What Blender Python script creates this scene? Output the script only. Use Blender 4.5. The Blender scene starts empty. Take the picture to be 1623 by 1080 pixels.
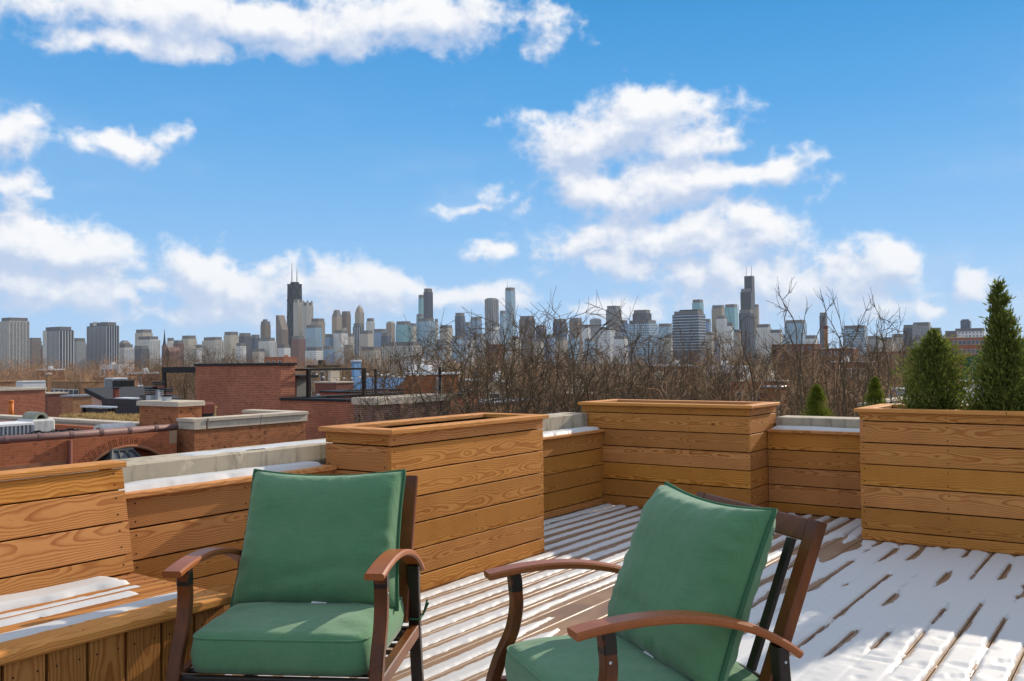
import bpy, bmesh, math, random
import numpy as np
from mathutils import Vector, Matrix
R = math.radians
scene = bpy.context.scene
COL = scene.collection
random.seed(7)

# ------------------------------------------------------------------ camera
FPX, CX, CY, CAMZ = 1442.12, 811.5, 540.0, 1.35
PITCH, YAW, ROLL = R(1.242), R(35.639), R(-0.6146)
_f = np.array([-math.sin(YAW), math.cos(YAW), 0.0]); _r = np.array([math.cos(YAW), math.sin(YAW), 0.0]); _u = np.array([0, 0, 1.0])
FW = math.cos(PITCH) * _f + math.sin(PITCH) * _u
_u2 = -math.sin(PITCH) * _f + math.cos(PITCH) * _u
RT = math.cos(ROLL) * _r + math.sin(ROLL) * _u2
UP = -math.sin(ROLL) * _r + math.cos(ROLL) * _u2
CAM = np.array([0, 0, CAMZ])
cd = bpy.data.cameras.new('camera'); cam = bpy.data.objects.new('camera', cd); COL.objects.link(cam)
cd.sensor_width = 36.0; cd.sensor_fit = 'HORIZONTAL'; cd.lens = FPX / 1623.0 * 36.0
cd.clip_start = 0.05; cd.clip_end = 60000
cam.matrix_world = Matrix(((RT[0], UP[0], -FW[0], 0), (RT[1], UP[1], -FW[1], 0), (RT[2], UP[2], -FW[2], CAMZ), (0, 0, 0, 1)))
scene.camera = cam

def ray(px, py): return FW + (px - CX) / FPX * RT - (py - CY) / FPX * UP
def at(px, py, d): return CAM + d * ray(px, py)
def onX(px, py, X): d = ray(px, py); return CAM + d * (X / d[0])
def onY(px, py, Y): d = ray(px, py); return CAM + d * (Y / d[1])
def onZ(px, py, Z): d = ray(px, py); return CAM + d * ((Z - CAMZ) / d[2])

# ------------------------------------------------------------------ light, sky
SUN_AZ, SUN_EL = R(8.0), R(24.0)          # azimuth from +Y towards +X
sdir = Vector((math.sin(SUN_AZ) * math.cos(SUN_EL), math.cos(SUN_AZ) * math.cos(SUN_EL), math.sin(SUN_EL)))
sl = bpy.data.lights.new('sun', 'SUN'); sl.energy = 2.9; sl.angle = R(0.6); sl.color = (1.0, 0.88, 0.72)
so = bpy.data.objects.new('sun', sl); COL.objects.link(so)
so.rotation_euler = sdir.to_track_quat('Z', 'Y').to_euler()
vs = scene.view_settings
vs.view_transform = 'Standard'; vs.look = 'None'; vs.gamma = 1.0; vs.use_curve_mapping = False; vs.exposure = 0.9
scene.render.engine = 'CYCLES'
cy = scene.cycles
cy.max_bounces = 5; cy.diffuse_bounces = 2; cy.glossy_bounces = 3; cy.transmission_bounces = 4; cy.transparent_max_bounces = 8
cy.volume_bounces = 1; cy.caustics_reflective = False; cy.caustics_refractive = False
cy.use_denoising = True; cy.sample_clamp_indirect = 6.0
try: cy.denoiser = 'OPENIMAGEDENOISE'
except Exception: pass

class NT:
    """tiny node helper: values may be sockets, numbers or tuples"""
    def __init__(s, tree): s.t = tree
    def n(s, typ, ins=None, out=0, **props):
        nd = s.t.nodes.new(typ)
        for k, v in props.items(): setattr(nd, k, v)
        for k, v in (ins or {}).items():
            sk = nd.inputs[k]
            if isinstance(v, bpy.types.NodeSocket): s.t.links.new(v, sk)
            else: sk.default_value = v
        return nd if out is None else nd.outputs[out]
    def m(s, op, a, b=0.0, c=None, clamp=False):
        ins = {0: a, 1: b}
        if c is not None: ins[2] = c
        return s.n('ShaderNodeMath', ins, operation=op, use_clamp=clamp)
    def v(s, op, a, b=(0, 0, 0), c=None):
        ins = {0: a, 1: b}
        if c is not None: ins[2] = c
        o = 1 if op in ('LENGTH', 'DISTANCE', 'DOT_PRODUCT') else 0
        return s.n('ShaderNodeVectorMath', ins, out=o, operation=op)
    def mix(s, f, a, b, blend='MIX'):
        nd = s.n('ShaderNodeMix', {0: f}, out=None, data_type='RGBA', blend_type=blend)
        for k, v in ((6, a), (7, b)):
            if isinstance(v, bpy.types.NodeSocket): s.t.links.new(v, nd.inputs[k])
            else: nd.inputs[k].default_value = (*v, 1) if len(v) == 3 else v
        return nd.outputs[2]
    def smooth(s, x, lo, hi, a=0.0, b=1.0):
        return s.n('ShaderNodeMapRange', {0: x, 1: lo, 2: hi, 3: a, 4: b}, interpolation_type='SMOOTHSTEP')
    def noise(s, vec, scale, detail=3, rough=0.55, out=0, dims='3D', dist=0.0):
        return s.n('ShaderNodeTexNoise', {'Vector': vec, 'Scale': scale, 'Detail': detail, 'Roughness': rough, 'Distortion': dist}, out=out, noise_dimensions=dims)

# clouds: (px, py, rx, ry) seen from the terrace, kept as directions on the sky dome
CL = [(430, 34, 360, 44), (215, 74, 150, 26), (650, 30, 190, 44), (460, 78, 110, 22),
      (30, 216, 66, 36), (200, 226, 50, 18), (256, 212, 32, 14), (22, 290, 44, 15),
      (20, 392, 100, 60), (110, 408, 110, 40), (60, 455, 160, 34), (165, 470, 56, 22),
      (312, 438, 50, 46), (265, 455, 50, 22), (410, 455, 140, 44), (545, 462, 100, 40), (340, 494, 110, 22),
      (1025, 196, 110, 56), (945, 222, 95, 48), (850, 190, 50, 12), (1110, 222, 76, 36), (1060, 292, 190, 36), (920, 300, 54, 30), (1240, 275, 66, 30),
      (1060, 374, 170, 42), (1165, 350, 84, 34), (905, 396, 60, 22), (980, 420, 70, 22),
      (1125, 426, 66, 40), (1260, 448, 180, 48), (1395, 420, 58, 32), (1540, 455, 36, 28),
      (800, 318, 32, 16), (765, 335, 44, 10), (735, 472, 76, 20), (1005, 494, 76, 18), (1430, 494, 90, 16), (800, 406, 40, 9)]
def azel(px, py):
    d = ray(px, py); d = d / np.linalg.norm(d)
    return math.atan2(d[0], d[1]), math.asin(d[2])

SKY_S = 0.10
def build_world():
    w = bpy.data.worlds.new('World'); scene.world = w; w.use_nodes = True
    t = w.node_tree; t.nodes.clear(); N = NT(t)
    g = bpy.data.node_groups.new('cloud_field', 'ShaderNodeTree')
    g.interface.new_socket('P', in_out='INPUT', socket_type='NodeSocketVector')
    g.interface.new_socket('D', in_out='OUTPUT', socket_type='NodeSocketFloat')
    gi = g.nodes.new('NodeGroupInput'); go = g.nodes.new('NodeGroupOutput'); G = NT(g)
    P0 = gi.outputs[0]
    wn = G.noise(P0, 11.0, 2, 0.55, out=1, dims='2D')
    P = G.v('MULTIPLY_ADD', G.v('SUBTRACT', wn, (0.5, 0.5, 0.5)), (0.085, 0.045, 0.0), P0)
    F = None
    for (x, y, rx, ry) in CL:
        a, e = azel(x, y); a1, _ = azel(x + rx, y); _, e1 = azel(x, y - ry)
        ra, re = max(a1 - a, .004), max(e1 - e, .004)
        q = G.v('MULTIPLY_ADD', P, (1 / ra, 1 / re, 0), (-a / ra, -e / re, 0))
        L = G.v('LENGTH', q)
        if ry < 24: kk = 0.45 if ry < 17 else 0.65; L = G.m('MULTIPLY_ADD', L, kk, (1.0 - kk) * 1.12)
        F = L if F is None else G.m('SMOOTH_MIN', F, L, 0.35)
    # elsewhere round the sky, out of view: broken clouds, thickened to whiten the shade
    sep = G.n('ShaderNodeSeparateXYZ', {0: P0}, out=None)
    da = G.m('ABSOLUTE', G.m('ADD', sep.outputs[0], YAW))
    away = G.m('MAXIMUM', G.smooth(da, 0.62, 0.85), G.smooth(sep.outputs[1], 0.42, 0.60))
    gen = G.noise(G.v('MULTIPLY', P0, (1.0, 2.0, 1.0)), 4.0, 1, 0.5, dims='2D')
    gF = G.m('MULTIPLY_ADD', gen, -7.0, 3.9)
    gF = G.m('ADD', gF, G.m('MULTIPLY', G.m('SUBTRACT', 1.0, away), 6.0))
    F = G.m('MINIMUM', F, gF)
    fb = G.noise(G.v('MULTIPLY', P0, (1.0, 1.3, 1.0)), 15.0, 6, 0.58, dims='2D')
    bil = G.m('ABSOLUTE', G.m('SUBTRACT', G.noise(G.v('MULTIPLY', P0, (1.0, 1.2, 1.0)), 30.0, 3, 0.5, dims='2D'), 0.5))
    d = G.m('ADD', G.m('MULTIPLY', G.m('SUBTRACT', 1.34, F), 1.10), G.m('MULTIPLY', G.m('SUBTRACT', fb, 0.5), 2.2))
    d = G.m('ADD', d, G.m('MULTIPLY_ADD', bil, -1.5, 0.22))
    g.links.new(d, go.inputs[0])
    tc = N.n('ShaderNodeTexCoord', out=None)
    s = N.n('ShaderNodeSeparateXYZ', {0: tc.outputs['Generated']}, out=None)
    az = N.m('ARCTAN2', s.outputs[0], s.outputs[1]); el = N.m('ARCSINE', s.outputs[2])
    p = N.n('ShaderNodeCombineXYZ', {0: az, 1: el, 2: 0.0})
    def field(v):
        nd = t.nodes.new('ShaderNodeGroup'); nd.node_tree = g; t.links.new(v, nd.inputs[0]); return nd.outputs[0]
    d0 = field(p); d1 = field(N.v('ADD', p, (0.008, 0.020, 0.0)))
    alpha = N.smooth(d0, -0.05, 0.90)
    thin = N.m('MULTIPLY', N.smooth(N.noise(N.v('MULTIPLY', p, (1.0, 3.0, 1.0)), 3.2, 4, 0.6, dims='2D'), 0.45, 0.80), 0.30)
    thin = N.m('MULTIPLY', thin, N.smooth(el, 0.36, 0.02))
    alpha = N.m('MAXIMUM', N.m('MULTIPLY', alpha, 0.97), thin)
    lit = N.smooth(N.m('SUBTRACT', d0, d1), -0.66, 0.98)
    sky = N.n('ShaderNodeTexSky', {}, out=None, sky_type='NISHITA')
    sky.sun_disc = False; sky.sun_elevation = SUN_EL; sky.sun_rotation = SUN_AZ
    sky.altitude = 200; sky.air_density = 1.0; sky.dust_density = 0.1; sky.ozone_density = 2.0
    ramp = N.n('ShaderNodeValToRGB', {0: N.m('DIVIDE', el, 1.5708, clamp=True)}, out=None)
    K = 1.0 / (SKY_S * 2 ** vs.exposure)
    stops = [(0.0, (.43, .64, .91)), (0.04, (.335, .58, .91)), (0.09, (.215, .50, .88)), (0.17, (.080, .375, .79)), (0.24, (.028, .290, .68)), (0.5, (.05, .25, .60)), (1.0, (.06, .24, .56))]
    cr = ramp.color_ramp
    while len(cr.elements) < len(stops): cr.elements.new(0.5)
    for e_, (pos, c_) in zip(cr.elements, stops): e_.position = pos; e_.color = (*c_, 1)
    air = N.mix(1.0, ramp.outputs[0], (K, K, K), 'MULTIPLY')
    pale = N.m('MULTIPLY_ADD', N.m('COSINE', N.m('SUBTRACT', az, SUN_AZ)), -0.13, 0.13)
    air = N.mix(pale, air, (.34 * K, .565 * K, .92 * K))
    base = N.mix(0.04, air, sky.outputs[0])
    cc = N.mix(lit, (.52 * K, .625 * K, .83 * K), (1.0 * K, 0.995 * K, 1.0 * K))
    low = N.smooth(el, 0.16, 0.0)
    cc = N.mix(N.m('MULTIPLY', low, 0.30), cc, (.60 * K, .74 * K, .93 * K))
    colr = N.mix(alpha, base, cc)
    bg = N.n('ShaderNodeBackground', {0: colr, 1: SKY_S})
    o = t.nodes.new('ShaderNodeOutputWorld'); t.links.new(bg, o.inputs[0])
    try: w.cycles.sampling_method = 'NONE'
    except Exception: pass
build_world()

# ------------------------------------------------------------------ materials
MATS = {}
def newmat(name):
    m = bpy.data.materials.new(name); m.use_nodes = True; t = m.node_tree; t.nodes.clear()
    o = t.nodes.new('ShaderNodeOutputMaterial'); N = NT(t)
    b = t.nodes.new('ShaderNodeBsdfPrincipled'); t.links.new(b.outputs[0], o.inputs[0])
    MATS[name] = m
    return m, N, b, o
def setb(N, b, **k):
    nm = {'color': 'Base Color', 'rough': 'Roughness', 'metal': 'Metallic', 'normal': 'Normal', 'spec': 'Specular IOR Level', 'sheen': 'Sheen Weight', 'sss': 'Subsurface Weight'}
    for a, v in k.items():
        sk = b.inputs[nm[a]]
        if isinstance(v, bpy.types.NodeSocket): N.t.links.new(v, sk)
        else: sk.default_value = (*v, 1) if a == 'color' and len(v) == 3 else v
def bump(N, h, strength=0.3, dist=0.01):
    return N.n('ShaderNodeBump', {'Strength': strength, 'Distance': dist, 'Height': h})
def objco(N): return N.n('ShaderNodeTexCoord', out=None).outputs['Object']
def plain(name, col, rough=0.7, var=0.25, scale=8.0, metal=0.0, bmp=0.0, spec=0.2):
    m, N, b, o = newmat(name)
    n = N.noise(objco(N), scale, 5, 0.6)
    c2 = tuple(c * (1 - var) for c in col); c1 = tuple(min(1, c * (1 + var)) for c in col)
    setb(N, b, color=N.mix(n, c2, c1), rough=rough, metal=metal, spec=spec)
    if bmp: setb(N, b, normal=bump(N, n, bmp, 0.01))
    return m

def wood(name, light, dark, ring=0.0105, knots=True, rough=0.58, vlo=0.84, vhi=1.10, stain=0.0):
    m, N, b, o = newmat(name)
    co = objco(N); rnd = N.n('ShaderNodeObjectInfo', out=None).outputs['Random']
    s = N.n('ShaderNodeSeparateXYZ', {0: co}, out=None)
    r1 = N.m('MULTIPLY', rnd, 61.7); r2 = N.m('FRACT', N.m('MULTIPLY', rnd, 917.3)); r3 = N.m('FRACT', N.m('MULTIPLY', rnd, 4211.7))
    xv = N.n('ShaderNodeCombineXYZ', {0: N.m('MULTIPLY_ADD', s.outputs[0], 1.0, r1), 1: N.m('MULTIPLY', s.outputs[1], 1.5), 2: r1})
    w1 = N.noise(xv, 1.5, 3, 0.5, out=1)
    ws = N.n('ShaderNodeSeparateXYZ', {0: w1}, out=None)
    yy = N.m('ADD', N.m('ADD', s.outputs[1], N.m('MULTIPLY', N.m('SUBTRACT', r2, 0.5), 0.13)), N.m('MULTIPLY', N.m('SUBTRACT', ws.outputs[0], 0.5), 0.10))
    zz = N.m('ADD', N.m('ADD', s.outputs[2], N.m('MULTIPLY_ADD', r3, 0.05, 0.004)), N.m('MULTIPLY', N.m('SUBTRACT', ws.outputs[1], 0.5), 0.11))
    rr = N.m('SQRT', N.m('ADD', N.m('MULTIPLY', yy, yy), N.m('MULTIPLY', zz, zz)))
    fine = N.noise(N.v('MULTIPLY', N.v('ADD', co, N.n('ShaderNodeCombineXYZ', {0: r1, 1: r1, 2: r1})), (7.0, 210.0, 210.0)), 1.0, 3, 0.6)
    jit = N.noise(xv, 9.0, 3, 0.6)
    ph = N.m('ADD', N.m('MULTIPLY', rr, 1.0 / ring), N.m('MULTIPLY', jit, 0.9))
    saw = N.m('FRACT', ph)                      # soft early wood ramping to a hard late-wood line
    late = N.m('MULTIPLY', N.smooth(saw, 0.30, 0.86), N.smooth(saw, 1.0, 0.93))
    blot = N.noise(xv, 2.6, 4, 0.6)
    c = N.mix(N.m('MULTIPLY', late, N.m('MULTIPLY_ADD', blot, 1.0, 0.28, clamp=True)), light, dark)
    c = N.mix(N.m('MULTIPLY', fine, 0.30), c, tuple(x * 0.55 for x in dark))
    c = N.mix(N.smooth(blot, 0.35, 0.8), c, tuple(min(1, a * 1.12) for a in light), 'MIX') if False else c
    if knots:
        vo = N.n('ShaderNodeTexVoronoi', {'Vector': N.n('ShaderNodeCombineXYZ', {0: N.m('ADD', s.outputs[0], r1), 1: N.m('MULTIPLY_ADD', s.outputs[1], 1.9, r2), 2: r1}), 'Scale': 1.5}, out=0)
        kn = N.smooth(vo, 0.045, 0.018)
        c = N.mix(N.m('MULTIPLY', kn, 0.8), c, tuple(x * 0.35 for x in dark))
    if stain:
        st = N.smooth(N.noise(N.v('MULTIPLY', co, (0.9, 9.0, 9.0)), 1.6, 4, 0.6), 0.50, 0.62)
        c = N.mix(N.m('MULTIPLY', st, stain), c, tuple(x * 0.62 for x in dark))
    wea = N.smooth(N.noise(N.v('ADD', co, N.n('ShaderNodeCombineXYZ', {0: r1, 1: r1, 2: r1})), 3.2, 5, 0.65), 0.42, 0.72)
    c = N.mix(N.m('MULTIPLY', wea, 0.26), c, tuple(x * 0.75 for x in dark))
    val = N.m('MULTIPLY_ADD', r3, vhi - vlo, vlo)
    c = N.n('ShaderNodeHueSaturation', {'Hue': N.m('MULTIPLY_ADD', r2, 0.006, 0.4965), 'Saturation': N.m('MULTIPLY_ADD', r2, 0.08, 0.98), 'Value': val, 'Color': c})
    setb(N, b, color=c, rough=N.m('MULTIPLY_ADD', fine, 0.2, rough), spec=0.14,
         normal=bump(N, N.m('ADD', N.m('MULTIPLY', fine, 0.6), N.m('MULTIPLY', late, -0.35)), 0.28, 0.002))
    return m
wood('cedar_boards', (0.63, 0.292, 0.090), (0.37, 0.124, 0.029), ring=0.0085)
wood('cap_boards', (0.68, 0.325, 0.115), (0.47, 0.178, 0.05), ring=0.008, knots=False, vlo=0.92, vhi=1.12)
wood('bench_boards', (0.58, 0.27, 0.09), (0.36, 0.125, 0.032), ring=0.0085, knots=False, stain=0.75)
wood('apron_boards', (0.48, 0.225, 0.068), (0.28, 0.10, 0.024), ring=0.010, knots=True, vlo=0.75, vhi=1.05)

def deckmat():
    m, N, b, o = newmat('deck_composite')
    co = objco(N); rnd = N.n('ShaderNodeObjectInfo', out=None).outputs['Random']
    r1 = N.m('MULTIPLY', rnd, 31.0)
    v = N.v('ADD', co, N.n('ShaderNodeCombineXYZ', {0: r1, 1: r1, 2: 0.0}))
    f = N.noise(N.v('MULTIPLY', v, (2.2, 90.0, 90.0)), 1.0, 4, 0.6)
    wet = N.smooth(N.noise(v, 2.3, 4, 0.6), 0.40, 0.62)
    c = N.mix(f, (0.185, 0.105, 0.056), (0.40, 0.245, 0.14))
    c = N.mix(N.m('MULTIPLY', wet, 0.45), c, (0.135, 0.07, 0.036))
    setb(N, b, color=c, rough=N.m('MULTIPLY_ADD', wet, -0.22, 0.6), spec=0.4, normal=bump(N, f, 0.3, 0.002))
deckmat()

def brick(name, c1, c2, mortar, bw=0.203, bh=0.0677, ms=0.0048, dark=0.25, stainc=None, soot=0.0):
    m, N, b, o = newmat(name)
    co = objco(N); s = N.n('ShaderNodeSeparateXYZ', {0: co}, out=None)
    u = N.m('ADD', s.outputs[0], s.outputs[1])
    v = N.n('ShaderNodeCombineXYZ', {0: u, 1: s.outputs[2], 2: 0.0})
    bt = N.n('ShaderNodeTexBrick', {'Vector': v, 'Color1': (*c1, 1), 'Color2': (*c2, 1), 'Mortar': (*mortar, 1), 'Scale': 1.0, 'Mortar Size': ms,
                                    'Mortar Smooth': 0.15, 'Bias': -0.1, 'Brick Width': bw, 'Row Height': bh}, out=None)
    cell = N.n('ShaderNodeTexWhiteNoise', {'Vector': N.n('ShaderNodeCombineXYZ', {0: N.m('FLOOR', N.m('DIVIDE', u, bw * 0.5)), 1: N.m('FLOOR', N.m('DIVIDE', s.outputs[2], bh)), 2: 0.0})}, out=0)
    big = N.noise(co, 0.55, 5, 0.65)
    c = N.mix(N.m('MULTIPLY', N.smooth(cell, 0.90, 0.99), dark), bt.outputs[0], (0.055, 0.028, 0.02))
    c = N.mix(N.m('MULTIPLY', N.smooth(big, 0.45, 0.75), 0.40), c, stainc or tuple(x * 0.55 for x in c1))
    if soot:
        c = N.mix(N.m('MULTIPLY', N.smooth(N.noise(N.v('MULTIPLY', co, (1, 1, 2.5)), 2.2, 5, 0.7), 0.52, 0.66), soot), c, (0.022, 0.014, 0.01))
    setb(N, b, color=c, rough=0.85, spec=0.2, normal=bump(N, bt.outputs[1], -0.5, 0.006))
brick('brick_red', (0.42, 0.135, 0.072), (0.29, 0.088, 0.048), (0.62, 0.37, 0.25))
brick('brick_orange', (0.42, 0.150, 0.058), (0.30, 0.100, 0.038), (0.42, 0.235, 0.13), dark=0.6, soot=0.22)
brick('brick_arch', (0.42, 0.130, 0.056), (0.35, 0.102, 0.042), (0.44, 0.20, 0.11), bw=0.21, ms=0.0040, dark=0.4, soot=0.12)
brick('brick_brown', (0.20, 0.090, 0.062), (0.140, 0.065, 0.050), (0.50, 0.38, 0.30), dark=0.5, ms=0.0060)
brick('brick_dull', (0.235, 0.092, 0.065), (0.17, 0.068, 0.05), (0.22, 0.12, 0.09))
brick('brick_tan', (0.42, 0.23, 0.115), (0.31, 0.155, 0.075), (0.38, 0.27, 0.17), soot=0.3)
brick('brick_peach', (0.50, 0.27, 0.16), (0.42, 0.215, 0.12), (0.45, 0.29, 0.19))

def concrete(name, col, streak=0.6, scale=3.0):
    m, N, b, o = newmat(name)
    co = objco(N)
    a = N.noise(co, scale, 8, 0.68); st = N.noise(N.v('MULTIPLY', co, (11.0, 11.0, 1.6)), 1.0, 6, 0.7); f = N.noise(co, 55.0, 4, 0.6)
    c = N.mix(a, tuple(x * 0.72 for x in col), tuple(min(1, x * 1.18) for x in col))
    c = N.mix(N.m('MULTIPLY', N.smooth(st, 0.46, 0.70), streak), c, tuple(x * 0.45 for x in col))
    c = N.mix(N.m('MULTIPLY', N.smooth(N.noise(co, 6.5, 5, 0.7), 0.60, 0.70), 0.5), c, tuple(min(1, x * 1.5) for x in col))
    setb(N, b, color=c, rough=0.88, spec=0.2, normal=bump(N, N.m('ADD', a, N.m('MULTIPLY', f, 0.4)), 0.25, 0.006))
concrete('concrete', (0.50, 0.425, 0.315), 0.95); concrete('limestone', (0.60, 0.51, 0.395), 0.25, 2.0); concrete('white_render', (0.62, 0.61, 0.58), 0.55, 6.0)

def snowmat():
    m, N, b, o = newmat('snow')
    co = objco(N)
    g = N.noise(co, 260.0, 3, 0.7); l = N.noise(co, 22.0, 5, 0.6)
    setb(N, b, color=N.mix(g, (0.53, 0.52, 0.505), (0.65, 0.635, 0.615)), rough=0.55, spec=0.35,
         normal=bump(N, N.m('ADD', N.m('MULTIPLY', g, 0.5), N.m('MULTIPLY', l, 0.6)), 0.35, 0.004))
snowmat()
plain('far_snow', (0.72, 0.73, 0.75), 0.7, 0.12, 1.2)

def fabric():
    m, N, b, o = newmat('green_canvas')
    co = objco(N)
    a = N.noise(N.v('MULTIPLY', co, (18.0, 18.0, 230.0)), 1.0, 3, 0.65); c_ = N.noise(N.v('MULTIPLY', co, (230.0, 230.0, 18.0)), 1.0, 3, 0.65)
    wv = N.m('ADD', a, c_); big = N.noise(co, 5.0, 4, 0.6)
    c = N.mix(N.m('MULTIPLY', wv, 0.5), (0.046, 0.138, 0.056), (0.120, 0.285, 0.138))
    c = N.mix(N.m('MULTIPLY', N.smooth(big, 0.35, 0.7), 0.28), c, (0.150, 0.265, 0.150))
    setb(N, b, color=c, rough=0.88, spec=0.2, sheen=0.25, normal=bump(N, N.m('ADD', N.m('MULTIPLY', wv, 0.18), N.m('ADD', N.m('MULTIPLY', big, 1.6), N.m('MULTIPLY', N.noise(N.v('MULTIPLY', co, (9.0, 9.0, 4.0)), 1.0, 3, 0.5, dist=0.6), 1.5))), 0.55, 0.010))
fabric()
plain('green_piping', (0.042, 0.130, 0.062), 0.85, 0.2, 40)

def chairmat(name, a, bb, dark):
    m, N, b, o = newmat(name)
    co = objco(N)
    n = N.noise(N.v('MULTIPLY', co, (60, 60, 6)), 1.0, 4, 0.6); w = N.noise(co, 5.5, 3, 0.55)
    c = N.mix(n, a, bb)
    c = N.mix(N.m('MULTIPLY', N.smooth(w, 0.42, 0.72), dark), c, (0.014, 0.011, 0.010))
    setb(N, b, color=c, rough=0.36, spec=0.28, normal=bump(N, n, 0.08, 0.001))
chairmat('bronze_brown', (0.100, 0.027, 0.006), (0.205, 0.060, 0.014), 0.50)
chairmat('arm_brown', (0.27, 0.078, 0.020), (0.37, 0.115, 0.031), 0.18)
chairmat('bronze_black', (0.016, 0.012, 0.011), (0.030, 0.018, 0.012), 0.3)
plain('tag_white', (0.75, 0.75, 0.73), 0.6, 0.1)
plain('screw_dark', (0.035, 0.018, 0.010), 0.5, 0.3, metal=0.3)
plain('dark_gap', (0.035, 0.018, 0.009), 0.9, 0.3)
plain('soil', (0.06, 0.045, 0.032), 0.95, 0.5, 30, bmp=0.6)
plain('straw', (0.36, 0.26, 0.11), 0.9, 0.35, 3)
plain('black_metal', (0.016, 0.016, 0.018), 0.45, 0.3, 3)
plain('grey_metal', (0.30, 0.31, 0.32), 0.45, 0.3, 4, metal=0.5)
plain('galvanised', (0.46, 0.49, 0.52), 0.4, 0.25, 6, metal=0.6)
plain('white_paint', (0.72, 0.72, 0.70), 0.6, 0.12, 3)
plain('cream_wall', (0.58, 0.50, 0.42), 0.8, 0.12, 1.5)
plain('pipe_mauve', (0.20, 0.115, 0.105), 0.55, 0.3, 3)
plain('sandstone', (0.31, 0.135, 0.072), 0.85, 0.35, 2.5, bmp=0.3)
plain('stone_patch', (0.40, 0.25, 0.15), 0.85, 0.2, 4)
plain('shingle', (0.050, 0.052, 0.056), 0.85, 0.35, 9, bmp=0.4)
plain('roof_grey', (0.24, 0.235, 0.22), 0.9, 0.3, 1.0)
plain('siding_grey', (0.27, 0.28, 0.245), 0.6, 0.1, 3)
plain('yellow_wood', (0.42, 0.33, 0.13), 0.75, 0.2, 4)
plain('blue_roof', (0.20, 0.36, 0.55), 0.5, 0.15, 0.8)
plain('green_metal', (0.010, 0.105, 0.062), 0.45, 0.2, 1.2)
plain('orange_cap', (0.62, 0.17, 0.03), 0.5, 0.15, 4)
plain('rust_red', (0.16, 0.045, 0.03), 0.6, 0.3, 5)
plain('lichen_stone', (0.30, 0.31, 0.24), 0.9, 0.35, 9, bmp=0.4)
plain('dark_slate', (0.045, 0.052, 0.058), 0.6, 0.3, 3)
plain('clay_pot', (0.22, 0.21, 0.20), 0.8, 0.2, 6)
plain('beige_wall', (0.50, 0.40, 0.25), 0.85, 0.15, 0.7)
plain('ground', (0.105, 0.085, 0.068), 0.95, 0.45, 0.02)
plain('asphalt', (0.055, 0.055, 0.058), 0.9, 0.3, 0.5)
plain('bulb_glass', (0.85, 0.83, 0.76), 0.3, 0.05)
def glassmat(name, col, rough=0.12):
    m, N, b, o = newmat(name)
    setb(N, b, color=N.mix(N.noise(objco(N), 0.7, 3), tuple(x * 0.6 for x in col), col), rough=rough, metal=0.35, spec=0.8)
glassmat('window_glass', (0.10, 0.13, 0.17)); glassmat('skylight_glass', (0.10, 0.11, 0.12), 0.45)

def facade(name, wall_, glass_, bay=3.2, floor=3.3, wf=0.55, hf=0.5, var=0.5, gm=0.15, gr=0.25):
    m, N, b, o = newmat(name); lift = 1.0 if 'dark' in name else 1.22
    wall = tuple(min(.85, x * lift) for x in wall_); glass = tuple(x * lift * 1.1 for x in glass_)
    co = objco(N); s = N.n('ShaderNodeSeparateXYZ', {0: co}, out=None)
    u = N.m('DIVIDE', N.m('ADD', s.outputs[0], s.outputs[1]), bay); v = N.m('DIVIDE', s.outputs[2], floor)
    fu = N.m('FRACT', u); fv = N.m('FRACT', v)
    win = N.m('MULTIPLY', N.m('LESS_THAN', fu, wf), N.m('LESS_THAN', fv, hf))
    rv = N.n('ShaderNodeTexWhiteNoise', {'Vector': N.n('ShaderNodeCombineXYZ', {0: N.m('FLOOR', u), 1: N.m('FLOOR', v), 2: 0.0})}, out=0)
    g = N.mix(N.m('MULTIPLY', rv, var), glass, tuple(min(1, 0.30 + 1.1 * x) for x in glass))
    nz = N.noise(co, 0.03, 3, 0.6)
    w_ = N.mix(nz, tuple(x * 0.85 for x in wall), tuple(min(1, x * 1.1) for x in wall))
    setb(N, b, color=N.mix(win, w_, g), rough=N.m('MULTIPLY_ADD', win, gr - 0.8, 0.8), metal=N.m('MULTIPLY', win, gm), spec=0.4)
FAC = {'beige': ((0.52, 0.455, 0.355), (0.10, 0.11, 0.13)), 'tan': ((0.38, 0.30, 0.22), (0.085, 0.085, 0.09)), 'brown': ((0.215, 0.165, 0.13), (0.075, 0.07, 0.07)),
       'grey': ((0.30, 0.295, 0.28), (0.10, 0.12, 0.14)), 'white': ((0.70, 0.67, 0.61), (0.16, 0.18, 0.21)), 'brickred': ((0.20, 0.095, 0.07), (0.07, 0.07, 0.08)),
       'darkgrey': ((0.115, 0.12, 0.13), (0.06, 0.075, 0.10))}
for k, (a, g) in FAC.items(): facade('facade_' + k, a, g)
facade('facade_mottled', (0.50, 0.445, 0.35), (0.10, 0.11, 0.13), 3.6, 2.9, 0.72, 0.62, 0.85)
facade('facade_glass', (0.34, 0.42, 0.46), (0.16, 0.25, 0.31), 4.5, 3.6, 0.86, 0.80, 0.35, 0.35)
facade('facade_teal', (0.30, 0.44, 0.45), (0.12, 0.26, 0.28), 4.5, 3.6, 0.86, 0.82, 0.35, 0.35)
facade('facade_blue', (0.26, 0.34, 0.42), (0.11, 0.18, 0.27), 4.0, 3.5, 0.82, 0.74, 0.35, 0.3)
facade('facade_dark', (0.032, 0.036, 0.046), (0.018, 0.026, 0.040), 3.0, 3.8, 0.72, 0.62, 0.25, 0.2)
facade('facade_slate', (0.105, 0.12, 0.145), (0.055, 0.075, 0.11), 2.4, 3.7, 0.6, 0.75, 0.3, 0.2)
facade('facade_pane', (0.09, 0.11, 0.145), (0.045, 0.065, 0.10), 1.7, 2.9, 0.80, 0.70, 0.35, 0.2)

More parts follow.
